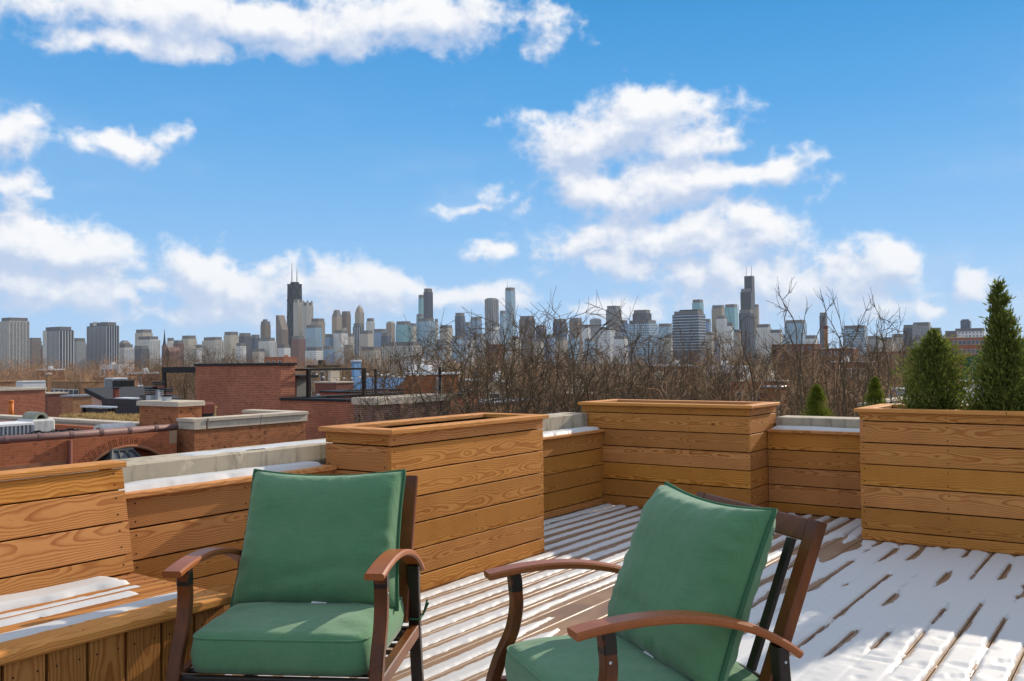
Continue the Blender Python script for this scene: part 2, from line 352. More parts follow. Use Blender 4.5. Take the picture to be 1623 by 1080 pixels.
def bark(name, col, tip):
    m, N, b, o = newmat(name)
    co = objco(N); n = N.noise(N.v('MULTIPLY', co, (1, 1, 0.35)), 7.0, 4, 0.6)
    setb(N, b, color=N.mix(n, col, tip), rough=0.9, spec=0.15)
bark('bark_grey', (0.036, 0.029, 0.022), (0.090, 0.073, 0.056)); bark('twig_tan', (0.080, 0.054, 0.031), (0.185, 0.132, 0.078)); bark('twig_brown', (0.27, 0.158, 0.080), (0.50, 0.32, 0.175))
bark('twig_red', (0.26, 0.145, 0.080), (0.48, 0.29, 0.165))
def leafmat(name, a, bb, tip):
    m, N, b, o = newmat(name)
    rnd = N.n('ShaderNodeNewGeometry', out=None).outputs['Random Per Island']
    n = N.noise(objco(N), 9.0, 3, 0.6)
    c = N.mix(rnd, a, bb); c = N.mix(N.m('MULTIPLY', N.smooth(n, 0.5, 0.75), 0.6), c, tip)
    d = b.inputs
    setb(N, b, color=c, rough=0.75, spec=0.25)
    tr = N.n('ShaderNodeBsdfTranslucent', {0: c}); mx = N.n('ShaderNodeMixShader', {0: 0.42, 1: b.outputs[0], 2: tr}); N.t.links.new(mx, o.inputs[0])
leafmat('arborvitae_leaf', (0.070, 0.105, 0.016), (0.215, 0.245, 0.048), (0.30, 0.265, 0.065)); leafmat('spruce_leaf', (0.085, 0.115, 0.010), (0.190, 0.225, 0.022), (0.25, 0.26, 0.035))
leafmat('straw_leaf', (0.30, 0.20, 0.08), (0.46, 0.34, 0.16), (0.40, 0.26, 0.12))
M = MATS

# ------------------------------------------------------------------ mesh helpers
ORI = {}
def tag(o, label=None, cat=None, group=None, kind=None):
    if label: o['label'] = label
    if cat: o['category'] = cat
    if group: o['group'] = group
    if kind: o['kind'] = kind
    return o
def thing(name, label=None, cat=None, loc=(0, 0, 0), rz=0.0, group=None, kind=None):
    o = bpy.data.objects.new(name, None); COL.objects.link(o); o.empty_display_size = 0.2
    o.location = loc; o.rotation_euler = (0, 0, rz); ORI[o] = np.array(loc, float)
    return tag(o, label, cat, group, kind)
def link_mesh(name, me, parent=None):
    o = bpy.data.objects.new(name, me); COL.objects.link(o)
    if parent is not None: o.parent = parent
    return o
class MB:
    def __init__(s): s.v = []; s.f = []
    def add(s, vs, fs):
        b = len(s.v); s.v.extend([tuple(map(float, p)) for p in vs]); s.f.extend([tuple(b + i for i in f) for f in fs]); return s
    def box(s, x0, x1, y0, y1, z0, z1):
        return s.add([(x0, y0, z0), (x1, y0, z0), (x1, y1, z0), (x0, y1, z0), (x0, y0, z1), (x1, y0, z1), (x1, y1, z1), (x0, y1, z1)],
                     [(0, 3, 2, 1), (4, 5, 6, 7), (0, 1, 5, 4), (1, 2, 6, 5), (2, 3, 7, 6), (3, 0, 4, 7)])
    def cbox(s, x0, x1, y0, y1, z0, z1, c):
        """box with chamfered vertical and top edges"""
        pl = [(x0 + c, y0), (x1 - c, y0), (x1, y0 + c), (x1, y1 - c), (x1 - c, y1), (x0 + c, y1), (x0, y1 - c), (x0, y0 + c)]
        mx, my = (x0 + x1) / 2, (y0 + y1) / 2
        def ins(p, k): return (p[0] - math.copysign(min(k, abs(p[0] - mx)), p[0] - mx), p[1] - math.copysign(min(k, abs(p[1] - my)), p[1] - my))
        vs = [(*p, z0) for p in pl] + [(*p, z1 - c) for p in pl] + [(*ins(p, c), z1) for p in pl]
        fs = [tuple(range(7, -1, -1)), tuple(range(16, 24))]
        for r in (0, 8):
            for i in range(8): j = (i + 1) % 8; fs.append((r + i, r + j, r + 8 + j, r + 8 + i))
        return s.add(vs, fs)
    def prism(s, poly, axis, a0, a1):
        """extrude a 2D polygon along axis 0/1/2"""
        def P(p, a): q = [p[0], p[1]]; q.insert(axis, a); return tuple(q)
        n = len(poly)
        vs = [P(p, a0) for p in poly] + [P(p, a1) for p in poly]
        fs = [tuple(range(n - 1, -1, -1)), tuple(range(n, 2 * n))] + [(i, (i + 1) % n, n + (i + 1) % n, n + i) for i in range(n)]
        return s.add(vs, fs)
    def tube(s, pts, rad, n=8, cap=True):
        pts = [Vector(p) for p in pts]; k = len(pts)
        rad = list(rad) if hasattr(rad, '__len__') else [rad] * k
        base = len(s.v); up = None
        for i, p in enumerate(pts):
            t = (pts[min(i + 1, k - 1)] - pts[max(i - 1, 0)])
            t = t.normalized() if t.length > 1e-9 else Vector((0, 0, 1))
            if up is None: up = t.orthogonal().normalized()
            up = (up - t * up.dot(t)); up = up.normalized() if up.length > 1e-6 else t.orthogonal().normalized()
            sd = t.cross(up)
            for j in range(n):
                a = 2 * math.pi * j / n; q = p + (up * math.cos(a) + sd * math.sin(a)) * rad[i]; s.v.append((q.x, q.y, q.z))
        for i in range(k - 1):
            for j in range(n):
                a = base + i * n + j; b = base + i * n + (j + 1) % n; s.f.append((a, b, b + n, a + n))
        if cap: s.f.append(tuple(base + j for j in range(n - 1, -1, -1))); s.f.append(tuple(base + (k - 1) * n + j for j in range(n)))
        return s
    def sweep(s, pts, side, w, h, c=0.004):
        """chamfered rectangle swept along pts; side = unit vector across (width w), h = thickness"""
        pts = [Vector(p) for p in pts]; side = Vector(side).normalized(); k = len(pts); base = len(s.v)
        sec = [(-w / 2 + c, -h / 2), (w / 2 - c, -h / 2), (w / 2, -h / 2 + c), (w / 2, h / 2 - c), (w / 2 - c, h / 2), (-w / 2 + c, h / 2), (-w / 2, h / 2 - c), (-w / 2, -h / 2 + c)]
        for i, p in enumerate(pts):
            t = (pts[min(i + 1, k - 1)] - pts[max(i - 1, 0)]).normalized(); nn = side.cross(t).normalized()
            for a, b in sec: q = p + side * a + nn * b; s.v.append((q.x, q.y, q.z))
        for i in range(k - 1):
            for j in range(8):
                a = base + i * 8 + j; b = base + i * 8 + (j + 1) % 8; s.f.append((a, b, b + 8, a + 8))
        s.f.append(tuple(base + j for j in range(7, -1, -1))); s.f.append(tuple(base + (k - 1) * 8 + j for j in range(8)))
        return s
    def lathe(s, prof, cx=0, cy=0, n=16):
        b = len(s.v)
        for r, z in prof:
            for j in range(n): a = 2 * math.pi * j / n; s.v.append((cx + r * math.cos(a), cy + r * math.sin(a), z))
        for i in range(len(prof) - 1):
            for j in range(n): a = b + i * n + j; c = b + i * n + (j + 1) % n; s.f.append((a, c, c + n, a + n))
        s.f.append(tuple(b + j for j in range(n - 1, -1, -1))); s.f.append(tuple(b + (len(prof) - 1) * n + j for j in range(n)))
        return s
    def build(s, name, mat, parent=None, loc=None, local=False, smooth=False, kind=None, label=None):
        o3 = np.zeros(3) if local else (ORI[parent] if parent is not None else (np.array(loc, float) if loc is not None else np.zeros(3)))
        me = bpy.data.meshes.new(name)
        me.from_pydata([(p[0] - o3[0], p[1] - o3[1], p[2] - o3[2]) for p in s.v], [], s.f)
        if len(s.f) < 4000:
            bm = bmesh.new(); bm.from_mesh(me); bmesh.ops.recalc_face_normals(bm, faces=bm.faces); bm.to_mesh(me); bm.free()
        me.materials.append(M[mat] if isinstance(mat, str) else mat)
        if smooth: me.polygons.foreach_set('use_smooth', [True] * len(me.polygons))
        me.update()
        o = link_mesh(name, me, parent)
        if parent is None and loc is not None: o.location = loc
        ORI[o] = o3 if parent is not None else (np.array(loc, float) if loc is not None else np.zeros(3))
        return tag(o, label=label, kind=kind)
def npmesh(name, V, F, mat, parent=None, loc=(0, 0, 0), smooth=True, kind=None):
    V = np.asarray(V, np.float32) - np.asarray(loc, np.float32); F = np.asarray(F, np.int32)
    me = bpy.data.meshes.new(name); k = F.shape[1]
    me.vertices.add(len(V)); me.vertices.foreach_set('co', V.ravel())
    me.loops.add(F.size); me.loops.foreach_set('vertex_index', F.ravel())
    me.polygons.add(len(F)); me.polygons.foreach_set('loop_start', np.arange(0, F.size, k, dtype=np.int32))
    me.polygons.foreach_set('use_smooth', np.full(len(F), smooth))
    me.materials.append(M[mat]); me.update(calc_edges=True)
    o = link_mesh(name, me, parent)
    if parent is None: o.location = loc
    return tag(o, kind=kind)

BCACHE = {}
def board_mesh(L, W, T, c, mi0, mi1):
    """board along local x, width y, outward z; ends may be mitred (offset along x at +y side)"""
    k = (round(L, 4), round(W, 4), round(T, 4), c, mi0, mi1)
    if k in BCACHE: return BCACHE[k]
    sec = [(-W / 2 + c, -T / 2), (W / 2 - c, -T / 2), (W / 2, -T / 2 + c), (W / 2, T / 2 - c), (W / 2 - c, T / 2), (-W / 2 + c, T / 2), (-W / 2, T / 2 - c), (-W / 2, -T / 2 + c)]
    v = []
    for sgn, mi in ((-1, mi0), (1, mi1)):
        for a, b in sec: v.append((sgn * (L / 2 - mi * (a + W / 2)), a, b))
    f = [tuple(range(7, -1, -1)), tuple(range(8, 16))] + [(j, (j + 1) % 8, (j + 1) % 8 + 8, j + 8) for j in range(8)]
    me = bpy.data.meshes.new('board'); me.from_pydata(v, [], f); me.update(); BCACHE[k] = me
    return me
def board(parent, c, along, normal, L, W, T, mat, name='board', ch=0.0025, mi0=0.0, mi1=0.0):
    me = board_mesh(L, W, T, ch, mi0, mi1)
    key = (me.name, mat)
    if not me.materials: me.materials.append(M[mat]); me['m'] = mat
    elif me['m'] != mat:
        if key not in BCACHE:
            m2 = me.copy(); m2.materials.clear(); m2.materials.append(M[mat]); m2['m'] = mat; BCACHE[key] = m2
        me = BCACHE[key]
    o = link_mesh(name, me, parent)
    x = Vector(along).normalized(); z = Vector(normal).normalized(); y = z.cross(x)
    rm = Matrix((x, y, z)).transposed().to_4x4()
    rm.translation = Vector(np.asarray(c, float) - (ORI[parent] if parent is not None else 0))
    o.matrix_local = rm
    return o
def disc(mb, c, normal, r=0.004, n=6):
    nn = Vector(normal).normalized(); a = nn.orthogonal().normalized(); b = nn.cross(a); c = Vector(c)
    vs = [c + nn * 0.0012] + [c + nn * 0.0010 + (a * math.cos(2 * math.pi * i / n) + b * math.sin(2 * math.pi * i / n)) * r for i in range(n)]
    mb.add(vs, [(0, 1 + i, 1 + (i + 1) % n) for i in range(n)])

# value noise for geometry
_rs = np.random.RandomState(11); _LAT = _rs.rand(257, 257).astype(np.float32)
def vn(x, y):
    xi = np.floor(x).astype(int); yi = np.floor(y).astype(int); fx = x - xi; fy = y - yi
    fx = fx * fx * (3 - 2 * fx); fy = fy * fy * (3 - 2 * fy); xi %= 256; yi %= 256
    a = _LAT[xi, yi]; b = _LAT[xi + 1, yi]; c = _LAT[xi, yi + 1]; d = _LAT[xi + 1, yi + 1]
    return (a * (1 - fx) + b * fx) * (1 - fy) + (c * (1 - fx) + d * fx) * fy
def fbm(x, y, o=4):
    s = 0; a = 0.5
    for i in range(o): s = s + a * vn(x * 2 ** i + 13.7 * i, y * 2 ** i + 5.1 * i); a *= 0.5
    return s / (1 - 0.5 ** o)
def snow_sheet(name, x0, x1, y0, y1, dx, dy, maskf, z0, thick, edge, label, cat=None, kind='stuff', tilt=None):
    """snow as a height field; it dips under the surface where the mask turns negative"""
    nx, ny = int((x1 - x0) / dx) + 1, int((y1 - y0) / dy) + 1
    X, Y = np.meshgrid(np.linspace(x0, x1, nx), np.linspace(y0, y1, ny), indexing='ij')
    m, th = maskf(X, Y)
    h = np.where(m > 0, np.sqrt(np.clip(1 - (1 - np.clip(m / edge, 0, 1)) ** 2, 0, 1)), m / edge * 0.6)
    Z = z0 + np.maximum(h * th * thick, -0.006)
    if tilt is not None: Z = Z + tilt(X, Y)
    idx = np.arange(nx * ny).reshape(nx, ny)
    a, b, c, d = idx[:-1, :-1], idx[1:, :-1], idx[1:, 1:], idx[:-1, 1:]
    ok = (np.maximum.reduce([m[:-1, :-1], m[1:, :-1], m[1:, 1:], m[:-1, 1:]]) > -0.002)
    F = np.stack([a[ok], b[ok], c[ok], d[ok]], 1)
    used = np.unique(F); rem = np.full(nx * ny, -1); rem[used] = np.arange(len(used))
    V = np.stack([X.ravel(), Y.ravel(), Z.ravel()], 1)[used]
    o = npmesh(name, V, rem[F], 'snow', loc=(float(V[:, 0].mean()), float(V[:, 1].mean()), z0), kind=kind)
    return tag(o, label, cat)

# ------------------------------------------------------------------ the terrace
GROUND_Z = -13.5
DP, DX0 = 0.144, -1.124            # deck board pitch and a known joint
tag(MB().box(-4.70, 3.2, -3.0, 8.28, GROUND_Z, -0.16).build('terrace_base', 'brick_brown', loc=(0, 3, GROUND_Z)), kind='structure')
tag(MB().box(-4.15, 3.2, -3.0, 7.78, -0.16, -0.034).build('deck_joists', 'dark_gap', loc=(0, 3, -0.16)), kind='structure')
deck = thing('deck', loc=(0, 3, 0), kind='structure')
k = -21
while DX0 + (k + 0.5) * DP < 3.1:
    xc = DX0 + (k + 0.5) * DP
    y0 = -2.9
    board(deck, (xc, (y0 + 7.79) / 2, -0.0125), (0, 1, 0), (0, 0, 1), 7.79 - y0, DP - 0.005, 0.025, 'deck_composite', 'deck_board', ch=0.004)
    k += 1

def rows_from_top(ztop, trim, pitch, gap, z0=0.004):
    out = [(ztop - trim, ztop)]; z = ztop - trim - gap
    while z - z0 > 0.03:
        lo = max(z0, z - (pitch - gap)); out.append((lo, z)); z -= pitch
    return out
def clad(parent, screws, axis, plane, sgn, a0, a1, rows, T=0.024, mat='cedar_boards', cuts=()):
    """horizontal boards on a face: axis 'X' = face normal along X (boards run in Y), else normal along Y"""
    for (z0, z1) in rows:
        W = z1 - z0; jz = random.uniform(-.0008, .0008); L = a1 - a0 - random.uniform(0, .002)
        n = (sgn, 0, 0) if axis == 'X' else (0, sgn, 0)
        al = (0, sgn, 0) if axis == 'X' else (-sgn, 0, 0)          # makes local y point up
        m = (a0 + a1) / 2; p = plane - sgn * T / 2 + random.uniform(-.0012, .0012)
        c = (p, m, (z0 + z1) / 2 + jz) if axis == 'X' else (m, p, (z0 + z1) / 2 + jz)
        board(parent, c, al, n, L, W, T, mat)
        xs = [a0 + .03, a1 - .03]; q = 0.42
        k = max(1, int(round((a1 - a0) / .62)))
        xs += [a0 + (a1 - a0) * i / k for i in range(1, k)]
        for x in xs:
            for f in ((.2, .8) if W > .1 else (.5,)):
                zz = z0 + W * f; pp = plane + .0012 * sgn; xj = x + random.uniform(-.006, .006)
                disc(screws, (pp, xj, zz) if axis == 'X' else (xj, pp, zz), n, 0.0050)
def cap_run(parent, along, c, L, W, T, name='cap_board', mat='cap_boards', mi0=0, mi1=0):
    return board(parent, c, along, (0, 0, 1), L, W, T, mat, name, ch=0.004, mi0=mi0, mi1=mi1)

def planter(label, x0, x1, y0, y1, ztop, faces, trim=0.066, pitch=0.153, inner=0.115, fill='soil'):
    t = thing('planter_box', label, 'planter', ((x0 + x1) / 2, (y0 + y1) / 2, 0), group='wooden planter boxes round the terrace')
    capT, oh = 0.028, 0.032
    rows = rows_from_top(ztop - capT, trim, pitch, 0.008)
    sc = MB(); T = 0.024
    MB().box(x0 + .03, x1 - .03, y0 + .03, y1 - .03, 0.0, ztop - .16).build('light_block_core', 'dark_gap', t)  # added dark core, blocks light between the cladding boards
    lin = MB()
    for (a, b, c_, d) in ((x0 + .03, x1 - .03, y0 + .03, y0 + .045), (x0 + .03, x1 - .03, y1 - .045, y1 - .03), (x0 + .03, x0 + .045, y0 + .045, y1 - .045), (x1 - .045, x1 - .03, y0 + .045, y1 - .045)):
        lin.box(a, b, c_, d, ztop - .16, ztop - capT - .002)
    lin.build('lining', 'dark_gap', t)
    if '+X' in faces: clad(t, sc, 'X', x1, 1, y0, y1, rows)
    if '-X' in faces: clad(t, sc, 'X', x0, -1, y0, y1, rows)
    xa = x0 + (T + .001 if '-X' in faces else 0); xb = x1 - (T + .001 if '+X' in faces else 0)
    if '-Y' in faces:
        if faces[0] == '-Y': clad(t, sc, 'Y', y0, -1, x0, x1, rows)      # this face runs through to the corners
        else: clad(t, sc, 'Y', y0, -1, xa, xb, rows)
    if '+Y' in faces: clad(t, sc, 'Y', y1, 1, xa, xb, rows)
    X0, X1, Y0, Y1 = x0 - oh, x1 + oh, y0 - oh, y1 + oh; z = ztop - capT / 2; g = .0015
    cap_run(t, (1, 0, 0), ((X0 + X1) / 2, Y0 + inner / 2, z), X1 - X0 - g, inner, capT, 'rim_board', mi0=1, mi1=1)
    cap_run(t, (-1, 0, 0), ((X0 + X1) / 2, Y1 - inner / 2, z), X1 - X0 - g, inner, capT, 'rim_board', mi0=1, mi1=1)
    cap_run(t, (0, -1, 0), (X0 + inner / 2, (Y0 + Y1) / 2, z), Y1 - Y0 - g, inner, capT, 'rim_board', mi0=1, mi1=1)
    cap_run(t, (0, 1, 0), (X1 - inner / 2, (Y0 + Y1) / 2, z), Y1 - Y0 - g, inner, capT, 'rim_board', mi0=1, mi1=1)
    # uneven soil a little below the rim
    nx, ny = 30, 12; V = []; F = []
    for i in range(nx + 1):
        for j in range(ny + 1):
            x = x0 + .045 + (x1 - x0 - .09) * i / nx; y = y0 + .045 + (y1 - y0 - .09) * j / ny
            V.append((x, y, ztop - .13 + .03 * float(fbm(np.array(x * 9.), np.array(y * 9.)))))
    for i in range(nx):
        for j in range(ny): a = i * (ny + 1) + j; F.append((a, a + ny + 1, a + ny + 2, a + 1))
    MB().add(V, F).build('soil', fill, t, smooth=True)
    sc.build('screws', 'screw_dark', t, kind='stuff')
    return t
planter('wooden planter box beside the left chair, empty, with its long side facing the deck', -4.10, -3.565, 3.79, 5.335, 0.965, ('+X', '-Y'))
planter('wooden planter box in the far corner of the deck, empty, behind the right chair', -4.50, -2.855, 7.408, 8.04, 0.948, ('-Y', '+X'), trim=.062, fill='soil')
planter('long wooden planter box holding two evergreen shrubs at the right edge', -1.845, 2.3, 6.975, 7.70, 0.967, ('-Y', '-X'), trim=.060, pitch=0.1585)

def low_wall(label, axis, plane, sgn, a0, a1, ztop, capin, name='wood_clad_wall'):
    loc = (plane, (a0 + a1) / 2, 0) if axis == 'X' else ((a0 + a1) / 2, plane, 0)
    t = thing(name, label, 'wall', loc, group='low board-clad walls round the deck')
    sc = MB(); capT = 0.026
    clad(t, sc, axis, plane, sgn, a0, a1, rows_from_top(ztop - capT, 0.147, 0.153, 0.008))
    b0, b1 = plane - sgn * .028, plane - sgn * .07
    if axis == 'X': MB().box(min(b0, b1), max(b0, b1), a0 + .002, a1 - .002, 0, ztop - capT - .004).build('backing', 'dark_gap', t)
    else: MB().box(a0 + .002, a1 - .002, min(b0, b1), max(b0, b1), 0, ztop - capT - .004).build('backing', 'dark_gap', t)
    W = abs(capin) + .03; cc = plane + sgn * .03 - sgn * W / 2
    if axis == 'X': cap_run(t, (0, 1, 0), (cc, (a0 + a1) / 2, ztop - capT / 2), a1 - a0 - .004, W, capT)
    else: cap_run(t, (1, 0, 0), ((a0 + a1) / 2, cc, ztop - capT / 2), a1 - a0 - .004, W, capT)
    sc.build('screws', 'screw_dark', t, kind='stuff')
    return t
low_wall('low cedar wall with a snowy cap behind the left chair and the bench', 'X', -4.03, 1, -2.6, 3.784, 0.738, 0.16)
low_wall('short low cedar wall between the empty planter beside the left chair and the corner planter', 'X', -4.28, 1, 5.34, 7.403, 0.70, 0.15)
low_wall('low cedar wall between the corner planter and the shrub planter', 'Y', 7.82, -1, -2.85, 3.2, 0.722, 0.16)

def parapet(label, x0, x1, y0, y1, ztop):
    tag(MB().cbox(x0, x1, y0, y1, -.16, ztop, 0.008).build('concrete_parapet', 'concrete', loc=((x0 + x1) / 2, (y0 + y1) / 2, -.16)), label, 'parapet', 'concrete parapets round the terrace')
parapet('grey concrete parapet behind the left wall and the bench, streaked with dirt', -4.48, -4.195, -2.9, 4.55, 0.853)
parapet('short piece of grey concrete parapet left of the corner planter', -4.70, -4.435, 4.56, 7.40, 0.846)
parapet('grey concrete parapet between the corner planter and the shrub planter, with pale stains', -2.84, 3.2, 7.985, 8.27, 0.818)

# snow on the caps
def strip_mask(x0, x1, y0, y1, amp=.02, f=9, seed=0.0, taper=None):
    def fn(X, Y):
        n = fbm(X * f + seed, Y * f + seed * 1.7, 4) - .5; n2 = fbm(X * 45 + seed, Y * 45, 3) - .5
        m = np.minimum.reduce([X - x0, x1 - X, (Y - y0), (y1 - Y)])
        if taper is not None: m = np.minimum(m, taper(X, Y))
        return m + n * amp + n2 * .006, 0.75 + 0.6 * fbm(X * 3 + seed, Y * 3, 3)
    return fn
def strip(label, x0, x1, y0, y1, z, th, d, amp, edge, seed, taper=None):
    snow_sheet('snow_strip', x0 - .02, x1 + .02, y0 - .03, y1 + .03, d, d if (y1 - y0) < 2.6 else d * 1.7, strip_mask(x0, x1, y0, y1, amp, 9, seed, taper), z, th, edge, label, 'snow')
strip('snow lying along the cap of the left low wall against the concrete', -4.188, -4.06, -2.4, 3.72, .738, .030, .012, .03, .03, 3.1)
strip('snow on the cap of the short wall beside the corner planter', -4.432, -4.275, 5.40, 7.36, .70, .026, .012, .03, .03, 8.7)
strip('snow along the cap of the wall under the right stretch of concrete', -2.82, 3.1, 7.83, 7.98, .722, .022, .014, .02, .03, 5.5)
strip('thin snow on top of the left concrete parapet', -4.40, -4.26, 3.0, 4.1, .853, .006, .014, .09, .03, 1.3)

# deck snow
def rectd(X, Y, x0, x1, y0, y1):
    dx = np.maximum.reduce([x0 - X, X - x1, np.zeros_like(X)]); dy = np.maximum.reduce([y0 - Y, Y - y1, np.zeros_like(Y)])
    return np.hypot(dx, dy)
def sst(x, a, b): t = np.clip((x - a) / (b - a), 0, 1); return t * t * (3 - 2 * t)
def deck_mask(X, Y):
    k = (X - DX0) / DP; fr = k - np.floor(k); gi = np.round(k); side = np.where(fr < .5, 1.0, -1.0)
    dist = np.minimum(fr, 1 - fr) * DP
    left = sst(-X, 1.75, 2.35)
    n1 = fbm(gi * 9.17 + 3, Y * 1.1 + gi * 2.3, 3); n1r = fbm(gi * 5.31 + 40, Y * 2.0 + gi * 7.7, 3); jag = fbm(X * 30, Y * 22, 4) - .5; jag2 = fbm(X * 110, Y * 90, 2) - .5
    n3 = fbm(gi * 3.3 + 80, Y * 1.7 + gi, 2)
    wl = .0385 + .055 * (n1 - .5) + side * .010
    wr = .004 + .17 * np.clip(n1r - .50, -.2, .3) + np.where(side > 0, 1, -.25) * .05 * np.clip(n3 - .52, 0, 1)
    wr = np.minimum(wr, .015 + .10 * np.clip(n3 - .5, 0, 1) * (side > 0))
    w = wl * left + wr * (1 - left)
    for (px, py, rr, am) in ((955, 962, .36, .13), (1000, 935, .25, .10), (1240, 930, .30, .10), (1352, 862, .30, .12), (1300, 880, .25, .09)):
        q = onZ(px, py, 0); r2 = ((X - q[0]) / (rr * .55)) ** 2 + ((Y - q[1]) / (rr * 1.3)) ** 2
        w = w + am * np.exp(-r2) * (.55 + 1.6 * (fbm(X * 9, Y * 3.5, 3) - .35))
    md = np.minimum.reduce([rectd(X, Y, -9, -3.565, 3.79, 5.335), rectd(X, Y, -9, -4.28, 0, 9), rectd(X, Y, -9, -2.855, 7.408, 9), rectd(X, Y, -9, 9, 7.82, 9), rectd(X, Y, -1.845, 9, 6.975, 9), rectd(X, Y, -9, -3.04, -9, 2.31)])
    lobe = (2 * np.abs(fr - .5)) ** 3
    m2 = md - (.016 + .085 * lobe * (1 - .6 * left)) - .05 * (fbm(gi * 3.7, gi * 1.9, 1)) * (1 - left) - .01 * left
    m = np.minimum(dist - w + jag * .013 * (1 + .3 * left) + jag2 * .005, m2 + jag * .01)
    th = .70 + .55 * fbm(X * 2.2, Y * 2.2, 4) - .14 * np.exp(-(dist / .007) ** 2) * (1 - left)
    feet = sst(fbm(X * 5.5 + 9, Y * 12, 3), .53, .64) * sst(-Y, -4.95, -4.5) * sst(X, -1.35, -1.0)
    th = th * (1 - .62 * feet) + .05 * jag
    return m, th
snow_sheet('deck_snow', -4.26, 2.2, 1.2, 7.80, .0090, .0185, deck_mask, 0.0, .0145, .009, 'thin snow lying in bands along the deck boards', 'snow')

# ------------------------------------------------------------------ built-in bench
def bench():
    t = thing('bench', 'built-in cedar bench with leaning board back, streaked with snow, at the left', 'bench', (-3.4, 1.0, 0))
    ye, ys = 2.30, -2.2; L = ye - ys; ym = (ye + ys) / 2; sc = MB(); sz = .43
    MB().box(-3.98, -3.10, ys + .03, ye - .03, 0, sz - .045).build('carcass', 'dark_gap', t)
    xs = -3.035
    widths = [.150, .138, .138, .138, .138]
    x = xs
    for i, w in enumerate(widths):                           # seat boards, nosing first
        T = .04 if i == 0 else .028
        board(t, (x - w / 2, ym, sz - T / 2 - (0 if i == 0 else .0005)), (0, 1, 0), (0, 0, 1), L, w - .004, T, 'bench_boards' if i else 'cap_boards', 'seat_board', ch=.009 if i == 0 else .003)
        for yy in np.arange(ye - .04, ys, -.55):
            for o in (.035, w - .035): disc(sc, (x - o, yy, sz), (0, 0, 1), .0042)
        x -= w
    # leaning back
    xb0, xb1, zb0, zb1 = -3.712, -3.805, sz + .004, .895
    d = Vector((xb1 - xb0, 0, zb1 - zb0)); H = d.length; d.normalize(); nrm = Vector((d.z, 0, -d.x))
    z = 0.0; hs = [.088, .147, .147, .085]
    hs = [.082, .1425, .1425, .0975]
    for h in hs:
        c = Vector((xb0, ym, zb0)) + d * (z + h / 2) - nrm * .012
        board(t, c, (0, 1, 0), nrm, L, h - .006, .024, 'cedar_boards', 'back_board')
        for yy in np.arange(ye - .045, ys, -.75):
            for f in ((.25, .75) if h > .09 else (.5,)):
                p = Vector((xb0, yy, zb0)) + d * (z + h * f); disc(sc, p, nrm, .0042)
        z += h
    top = Vector((xb0, ym, zb0)) + d * z
    board(t, (top.x - .045, ym, top.z + .014), (0, 1, 0), (0, 0, 1), L + .02, .125, .026, 'cap_boards', 'back_cap', ch=.004)
    MB().prism([(xb0 - .034, zb0), (xb1 - .034, top.z - .012), (xb1 - .046, top.z - .012), (xb0 - .046, zb0)], 1, ys + .01, ye - .008).build('gap_blocker', 'dark_gap', t)  # added dark sheet, stops bright light leaking through the back-board gaps
    # post behind the back
    MB().prism([(xb0 - .03, 0.0), (xb0 - .05, zb0), (xb1 - .05, top.z - .002), (xb1 - .09, top.z - .002), (xb0 - .15, 0)], 1, ye - .06, ye - .02).build('end_support', 'apron_boards', t)
    # vertical apron boards
    y = ye - .006
    while y > ys + .05:
        w = .139
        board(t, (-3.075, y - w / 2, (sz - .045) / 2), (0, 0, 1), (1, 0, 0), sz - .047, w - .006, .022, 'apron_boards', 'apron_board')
        for o in (.03, w - .03): disc(sc, (-3.063, y - o, sz - .095), (1, 0, 0), .0038)
        y -= w + .004
    # end panel towards the wall
    for i, (z0, z1) in enumerate(((.004, .138), (.144, .278), (.284, .384))):
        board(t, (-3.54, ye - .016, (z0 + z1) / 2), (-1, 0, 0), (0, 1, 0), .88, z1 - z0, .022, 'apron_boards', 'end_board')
    sc.build('screws', 'screw_dark', t, kind='stuff')
bench()
for i, (x0, x1, ye, amp, lab, th) in enumerate(((-3.705, -3.555, 2.17, .020, 'widest snow band on the bench, along the foot of its back', .024), (-3.492, -3.474, 2.17, .014, 'thinnest line of snow on the bench seat', .009),
                                      (-3.412, -3.358, 2.10, .012, 'middle band of snow on the bench seat', .014), (-3.235, -3.172, 2.22, .012, 'snow band on the bench seat nearest its front edge', .013))):
    tp = (lambda X, Y, a=x0, b=x1, e=ye: (e - Y) * .25 + .0) if i == 0 else None
    strip(lab, x0, x1, -2.1, ye, .4305, th, .010, amp, .022, 20.0 + i * 7.7, tp)

